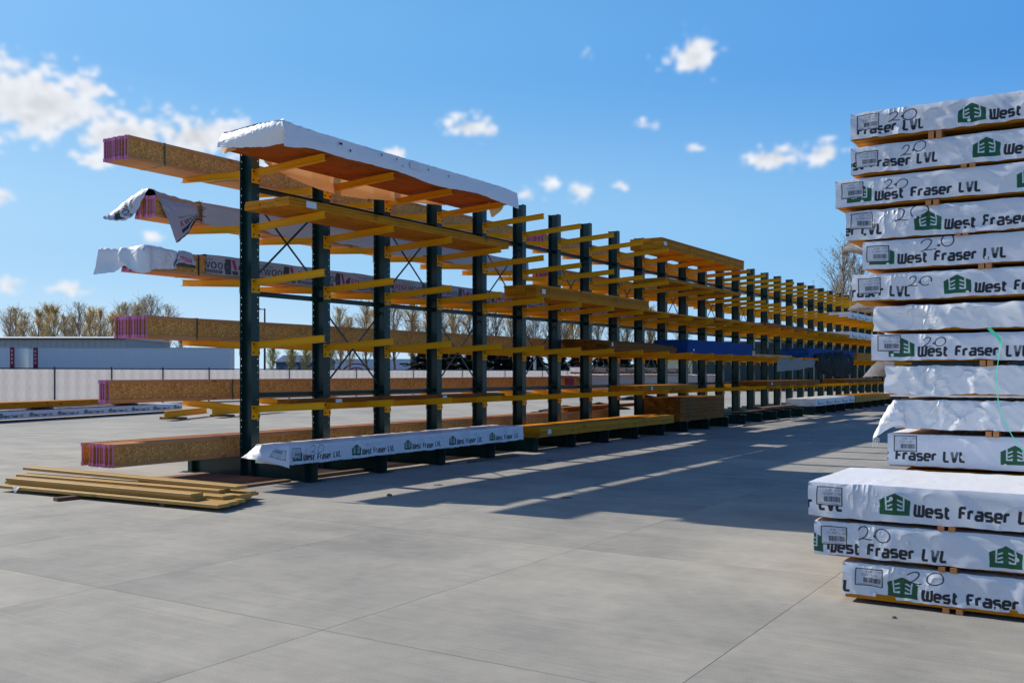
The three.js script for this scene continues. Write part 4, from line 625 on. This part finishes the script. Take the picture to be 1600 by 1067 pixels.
function shed(label, x0, x1, z, dz, h, roofH, wallMat, roofMat) {
  const g = thing('shed', label, 'building', new THREE.Vector3((x0 + x1) / 2, 0, z)), w = x1 - x0, ribs = [];
  part('wall', box(w, h, dz, 0, h / 2, -dz / 2), wallMat, g);
  for (let x = -w / 2 + 0.4; x < w / 2; x += 0.8) ribs.push(box(0.09, h - 0.3, 0.05, x, h / 2 - 0.12, 0.03)); part('wall_ribs', ribs, wallMat, g).userData.kind = 'stuff';
  const s = new THREE.Shape([new THREE.Vector2(-dz / 2 - 0.4, 0), new THREE.Vector2(dz / 2 + 0.4, 0), new THREE.Vector2(0, roofH)]); const r = new THREE.ExtrudeGeometry(s, { depth: w + 0.6, bevelEnabled: false }); r.rotateY(Math.PI / 2); r.translate(-w / 2 - 0.3, h + 0.003, -dz / 2); part('roof', r, roofMat, g); part('eave_trim', box(w + 0.7, 0.22, 0.12, 0, h - 0.02, 0.42), std({ color: rgb(0.06, 0.06, 0.065) }), g);
  return g;
}
const greyWall = std({ color: rgb(0.34, 0.37, 0.38) }), whiteRoof = std({ color: rgb(0.62, 0.62, 0.62), roughness: 0.6 });
shed('long grey metal shed behind the parked trailers', -90, -48.3, -121, 16, 5.75, 0.55, greyWall, whiteRoof);
shed('distant building with blue walls and blue roof', -36.5, -29.6, -150, 12, 3.1, 1.2, std({ color: rgb(0.05, 0.10, 0.22) }), std({ color: rgb(0.04, 0.08, 0.19) }));
shed('dark grey green building behind the far half of the rack', 15.6, 46, -84, 20, 4.1, 0.5, std({ color: rgb(0.035, 0.06, 0.06) }), std({ color: rgb(0.05, 0.07, 0.08) }));
function trailer(label, x0, z, L, turn, o = {}) {
  const g = thing('box_trailer', label, 'trailer', new THREE.Vector3(x0, 0, z), turn), white = std({ color: rgb(0.46, 0.53, 0.60), roughness: 0.5 }), red = std({ color: rgb(0.35, 0.02, 0.045) }), dark = std({ color: rgb(0.02, 0.02, 0.02) });
  part('body', box(L, 2.75, 2.6, L / 2, 2.55, -1.3), white, g); part('roof_rail', box(L, 0.1, 2.64, L / 2, 3.95, -1.3), M.galv, g); part('floor_rail', box(L, 0.14, 2.64, L / 2, 1.12, -1.3), dark, g);
  const seams = []; for (let x = 1.2; x < L - 0.5; x += 1.2) seams.push(box(0.03, 2.7, 0.012, x, 2.55, 0.004)); part('side_seams', seams, white, g);
  for (let k = 0; k < 2; k++) for (const z2 of [-0.3, -2.3]) part('wheel', new THREE.CylinderGeometry(0.5, 0.5, 0.3, 16).rotateX(Math.PI / 2).translate(L - 1.6 - k * 1.25, 0.5, z2), dark, g);
  for (const z2 of [-0.5, -2.1]) part('landing_leg', box(0.12, 1.1, 0.12, 2.2, 0.55, z2), dark, g);
  if (o.red) { const rx = o.red === 'right' ? L - 0.24 : 0.24; const t = canvasTex(32, 256, (c) => { c.fillStyle = '#7a1030'; c.fillRect(0, 0, 32, 256); c.fillStyle = '#d9c9cf'; for (let k = 0; k < 4; k++) { c.fillRect(9, 22 + k * 34, 14, 4); c.fillRect(9, 22 + k * 34, 4, 16); c.fillRect(9, 36 + k * 34, 14, 4); } }); part('corner_stripe', new THREE.BoxGeometry(0.42, 2.8, 0.03).translate(rx, 2.55, 0.02), std({ map: t }), g); }
  if (o.arc) { for (const [r, t] of [[2.6, 0.16], [1.5, 0.14]]) part('red_arc', new THREE.TorusGeometry(r, t, 4, 24, Math.PI).scale(1, 0.72, 0.1).translate(4.6, 1.25 + (2.6 - r) * 0.1, 0.03), red, g); part('lettering', box(1.6, 0.3, 0.02, L - 2.2, 3.1, 0.012), dark, g); part('lettering', box(0.9, 0.14, 0.02, L - 2, 2.7, 0.012), dark, g); }
  return g;
}
trailer('white box trailer with a red corner stripe, longest of the parked trailers', -46.4, -94, 18.6, 0.10, { red: 1 });
trailer('white box trailer partly hidden behind the long trailer', -50.2, -98, 14, 0.06, {});
trailer('white box trailer at the left edge with its red stripe on the right', -61.4, -92.5, 14, 0, { red: 'right' });
trailer('distant white trailer with a dark red arc on its side', -32.8, -176, 15.4, 0, { arc: 1 });
// poles
function lampPole(label, x, z, h, arm, mat) { const g = thing('lamp_post', label, 'lamp post', new THREE.Vector3(x, 0, z)); part('pole', new THREE.CylinderGeometry(0.09, 0.14, h, 8).translate(0, h / 2, 0), mat, g); if (arm) { part('arm', box(0.9, 0.1, 0.1, -0.45, h - 0.1, 0), mat, g); part('lamp_head', box(0.5, 0.12, 0.3, -0.8, h - 0.02, 0), mat, g); } return g; }
const darkPole = std({ color: rgb(0.02, 0.02, 0.025) });
lampPole('dark lamp post with one short arm beyond the fence', -28.8, -113, 9.0, true, darkPole);
lampPole('pale grey post without an arm beyond the fence', 2.13, -90, 6.7, false, M.galv);
{ const g = thing('utility_pole', 'wooden utility pole with a crossarm among the bare trees', 'utility pole', new THREE.Vector3(-12.4, 0, -120)); part('pole', new THREE.CylinderGeometry(0.13, 0.18, 8.6, 8).translate(0, 4.3, 0), M.bark, g); part('crossarm', box(1.6, 0.14, 0.12, 0, 7.9, 0), M.bark, g); }
{ // stop sign
  const g = thing('stop_sign', 'red octagonal stop sign on a post beyond the fence', 'stop sign', new THREE.Vector3(7.55, 0, -113)), t = canvasTex(128, 128, (c) => { c.fillStyle = '#8c1420'; c.fillRect(0, 0, 128, 128); c.fillStyle = '#e6dfe0'; c.font = 'bold 44px sans-serif'; c.textAlign = 'center'; c.fillText('STOP', 64, 80); });
  const oct = new THREE.CylinderGeometry(0.42, 0.42, 0.03, 8).rotateY(Math.PI / 8).rotateX(Math.PI / 2); const p = oct.attributes.position, u = oct.attributes.uv; for (let k = 0; k < p.count; k++) u.setXY(k, p.getX(k) / 0.84 + 0.5, p.getY(k) / 0.84 + 0.5); oct.translate(0, 2.15, 0.06); part('sign_plate', oct, std({ map: t }), g); part('post', box(0.07, 2.4, 0.05, 0, 1.2, 0.01), M.galv, g);
}
// trees: tapered trunk, upswept limbs and twigs, a thin crown of small leaves
function treeProto(seed, H, spread, leaves, o = {}) {
  const r = rng(seed), wood = [], tips = [], up = new THREE.Vector3(0, 1, 0);
  const limb = (p, d, len, rad, depth) => {
    const q = p.clone().addScaledVector(d, len), g = new THREE.CylinderGeometry(rad * 0.55, rad, len, depth > 1 ? 6 : 3, 1, true); g.translate(0, len / 2, 0); g.applyQuaternion(new THREE.Quaternion().setFromUnitVectors(up, d)); g.translate(p.x, p.y, p.z); wood.push(g);
    if (depth === 0) { tips.push([p, q]); return; }
    const n = depth === 1 ? 4 : 5;
    for (let k = 0; k < n; k++) { const t = 0.25 + 0.75 * (k + r()) / n, a = r() * 6.283, s = (o.open ?? 0.42) + r() * 0.3, nd = d.clone().addScaledVector(new THREE.Vector3(Math.cos(a), 0.1, Math.sin(a)), s).normalize(); limb(p.clone().lerp(q, t), nd, len * (0.38 + r() * 0.3), Math.max(0.011, rad * 0.42), depth - 1); }
    if (depth === 1) tips.push([p, q]);
  };
  let p = new THREE.Vector3(0, 0, 0); const segs = 9, R0 = 0.012 * H + 0.06, trunk = []; 
  for (let k = 0; k < segs; k++) { const q = new THREE.Vector3((r() - 0.5) * 0.25, H * 0.93 * (k + 1) / segs, (r() - 0.5) * 0.25), d = q.clone().sub(p), l = d.length(), g = new THREE.CylinderGeometry(R0 * (1 - (k + 1) / segs * 0.92), R0 * (1 - k / segs * 0.92), l, 6, 1, true); g.translate(0, l / 2, 0); g.applyQuaternion(new THREE.Quaternion().setFromUnitVectors(up, d.clone().normalize())); g.translate(p.x, p.y, p.z); trunk.push(g);
    const nb = k < 2 ? (o.low ? 3 : 0) : 5; for (let b = 0; b < nb; b++) { const a = r() * 6.283, t = r(), s = 0.28 + 0.32 * r(), f = Math.sin(Math.PI * clamp(0.18 + 0.75 * (k + t) / segs)), dd = new THREE.Vector3(Math.cos(a) * s, 1, Math.sin(a) * s).normalize(); if (o.wide) dd.set(Math.cos(a), 0.7, Math.sin(a)).normalize(); limb(p.clone().lerp(q, t), dd, spread * (0.6 + 0.8 * r()) * f, R0 * 0.36 * (1 - k / segs * 0.6), 2); } p = q; }
  const pos = [], lf = Math.floor(leaves); const e = new THREE.Vector3(), f = new THREE.Vector3(), c = new THREE.Vector3(), s0 = o.leaf ?? 0.065;
  for (let k = 0; k < lf; k++) { const [a, b] = tips[Math.floor(r() * tips.length)]; c.copy(a).lerp(b, r() * 1.1).add(new THREE.Vector3((r() - 0.5), (r() - 0.5), (r() - 0.5)).multiplyScalar(0.22)); if (c.y < (o.bare ?? 0)) continue; e.set(r() - 0.5, r() - 0.5, r() - 0.5).normalize().multiplyScalar(s0 * (0.6 + r())); f.set(r() - 0.5, r() - 0.5, r() - 0.5).cross(e).normalize().multiplyScalar(s0 * (0.5 + 0.6 * r())); pos.push(c.x - e.x, c.y - e.y, c.z - e.z, c.x + f.x, c.y + f.y, c.z + f.z, c.x + e.x, c.y + e.y, c.z + e.z, c.x - e.x, c.y - e.y, c.z - e.z, c.x + e.x, c.y + e.y, c.z + e.z, c.x - f.x, c.y - f.y, c.z - f.z); }
  const g = new THREE.BufferGeometry(); g.setAttribute('position', new THREE.Float32BufferAttribute(pos, 3)); g.computeVertexNormals();
  const t = new THREE.Group(); part('trunk', trunk, M.bark, t); part('limbs', wood, o.woodMat ?? M.bark, t); if (pos.length) part('crown', g, o.leafMat, t);
  return t;
}
const leafM = (a, b, c) => new THREE.MeshPhysicalMaterial({ color: rgb(a, b, c), roughness: 0.95, transmission: 0.5, thickness: 0, side: THREE.DoubleSide });
const twig = std({ color: rgb(0.27, 0.215, 0.165), roughness: 1 });
const PT = [treeProto(1, 11.5, 2.5, 4200, { leafMat: leafM(0.55, 0.36, 0.06), woodMat: twig, leaf: 0.052 }), treeProto(2, 10.5, 2.3, 3600, { leafMat: leafM(0.52, 0.37, 0.11), woodMat: twig, leaf: 0.05 }), treeProto(3, 12, 2.6, 1500, { leafMat: leafM(0.46, 0.33, 0.13), woodMat: twig, leaf: 0.05 }), treeProto(4, 11, 2.4, 5600, { leafMat: leafM(0.66, 0.40, 0.025), woodMat: twig, leaf: 0.055 }),
  treeProto(5, 9, 2.6, 7600, { leafMat: leafM(0.36, 0.36, 0.06), woodMat: twig, low: true, leaf: 0.06 })];
{
  const D = 135, X = (px, d = D) => (px - 800) / 1518 * d;
  const put = (kind, px, d, s, label, group) => { const t = PT[kind].clone(); t.name = numbered('poplar_tree'); t.position.set(X(px, d), 0, -d); t.rotation.y = hash(px, d | 0, 3) * 6.28; t.scale.setScalar(s); tag(t, label, 'tree', group); scene.add(t); };
  const ord = ['first', 'second', 'third', 'fourth', 'fifth', 'sixth', 'seventh', 'eighth', 'ninth', 'tenth', 'eleventh', 'twelfth', 'thirteenth', 'fourteenth', 'fifteenth'];
  [[2, 14, 0.92], [1, 36, 1.0], [0, 60, 1.0], [0, 84, 1.0], [1, 100, 0.98], [2, 122, 1.05], [0, 155, 0.95], [3, 175, 0.96], [2, 196, 1.05], [1, 212, 1.1], [2, 235, 1.12], [2, 262, 1.02], [2, 283, 0.8]].forEach(([k, px, s], i) => put(k, px, D + (i % 3) * 4, s * 0.97, ord[i] + ' from the left in the row of poplars above the grey shed, ' + (['thinly orange leaved', 'light leaved', 'nearly bare', 'golden leaved'][k]), 'poplars above the grey shed'));
  [[1, 24], [0, 74], [1, 112], [3, 140], [1, 188], [2, 224], [1, 250]].forEach(([k, px], i) => put(k, px, 152 + (i % 4) * 3, 1.0 + 0.2 * hash(px, 4, 4), ord[i] + ' from the left in the back row of poplars above the grey shed', 'back row of poplars'));
  [[4, 425, 0.55], [4, 455, 0.55], [4, 478, 0.55]].forEach(([k, px, s], i) => put(k, px, 128, s, ord[i] + ' small green yellow tree in front of the blue building', 'small trees by the blue building'));
  [[4, 515, 0.62, 'just left of the trailer with the arc'], [1, 531, 0.95, 'above the left end of the arc trailer'], [1, 572, 1.02, 'above the arc on the trailer'], [2, 615, 0.98, 'behind the third column'], [0, 645, 0.96, 'beside the utility pole'], [3, 668, 0.95, 'just left of the fourth column'], [0, 707, 0.98, 'between the fourth and fifth columns'], [1, 732, 0.97, 'left of the fifth column'], [2, 775, 0.92, 'between the fifth and sixth columns'], [1, 798, 0.85, 'right behind the sixth column'], [1, 835, 0.9, 'beside the pale grey post'], [2, 858, 0.88, 'left of the seventh column'], [3, 895, 0.9, 'between the seventh and eighth columns'], [2, 935, 0.85, 'between the eighth and ninth columns'], [1, 546, 0.8, 'between the second and third columns, lower one'], [3, 590, 0.9, 'right of the third column, golden one'], [1, 690, 0.92, 'just right of the fourth column'], [0, 755, 0.9, 'touching the fifth column'], [3, 815, 0.86, 'right of the sixth column'], [0, 877, 0.9, 'right of the seventh column'], [1, 918, 0.85, 'right of the eighth column'], [1, 960, 0.86, 'left of the ninth column'], [1, 980, 0.88, 'left of the tenth column'], [0, 1015, 0.85, 'between the tenth and eleventh columns'], [2, 1065, 0.8, 'behind the eleventh and twelfth columns']].forEach(([k, px, s, where]) => put(k, px, 118 + (px % 7), s, 'autumn poplar with ' + ['orange tinted leaves', 'sparse pale leaves', 'almost bare twigs', 'golden leaves', 'green yellow leaves'][k] + ' ' + where));
  const big = treeProto(9, 15, 3.9, 2600, { leafMat: leafM(0.30, 0.2, 0.09), woodMat: std({ color: rgb(0.30, 0.235, 0.17), roughness: 1 }), wide: false, open: 0.5, leaf: 0.06 });
  [[1318, 100, 1.0, 'tall nearly bare tree rising left of the tall stack'], [1346, 104, 0.9, 'bare tree half hidden behind the tall stack']].forEach(([px, d, s, label], i) => { const t = i ? big.clone() : big; t.name = numbered('poplar_tree'); t.position.set(X(px, d), 0, -d); t.rotation.y = i * 2; t.scale.setScalar(s); tag(t, label, 'tree'); scene.add(t); });
  // spruces: layered drooping boughs of short needle sprays
  const spruce = (seed) => { const r = rng(seed), pos = [], t = new THREE.Group(); for (let k = 0; k < 9000; k++) { const h = r() ** 1.3, y = 0.5 + h * 5.2, R = (1 - h) * 2.1 + 0.1, tier = 0.75 + 0.25 * Math.sin(y * 7 + seed), a = r() * 6.283, q = Math.sqrt(r()) * R * tier, cx = Math.cos(a) * q, cz = Math.sin(a) * q, cy = y - q * 0.35, l = 0.2 + r() * 0.16, w = 0.06 + r() * 0.05; pos.push(cx, cy, cz, cx + Math.cos(a) * l - Math.sin(a) * w, cy - 0.05 - r() * 0.08, cz + Math.sin(a) * l + Math.cos(a) * w, cx + Math.cos(a) * l + Math.sin(a) * w, cy - 0.02 - r() * 0.1, cz + Math.sin(a) * l - Math.cos(a) * w); } const g = new THREE.BufferGeometry(); g.setAttribute('position', new THREE.Float32BufferAttribute(pos, 3)); g.computeVertexNormals(); part('trunk', new THREE.CylinderGeometry(0.03, 0.15, 5.8, 6).translate(0, 2.9, 0), M.bark, t); part('crown', g, std({ color: rgb(0.022, 0.035, 0.02), side: THREE.DoubleSide, roughness: 1 }), t); return t; };
  const sp = [spruce(1), spruce(2)];
  [[664, 1.0], [690, 0.9], [712, 1.0], [736, 0.85], [760, 1.0], [786, 0.9], [812, 1.0], [840, 0.85], [872, 0.9], [905, 0.85], [940, 0.9], [975, 0.95], [1010, 0.95], [1042, 1.0]].forEach(([px, s], i) => { const t = sp[i % 2].clone(); t.name = numbered('spruce_tree'); t.position.set(X(px, 112), 0, -112 - (i % 2) * 2); t.rotation.y = i; t.scale.set(s * 1.9, s * (0.72 + 0.12 * hash(px, 2, 2)), s * 1.5); tag(t, ord[i] + ' from the left in the low dark spruce row beyond the fence', 'tree', 'dark spruces beyond the fence'); scene.add(t); });
}
scene.traverse((o) => { if (o.isMesh) { o.castShadow = true; o.receiveShadow = true; } });
renderer.render(scene, camera);
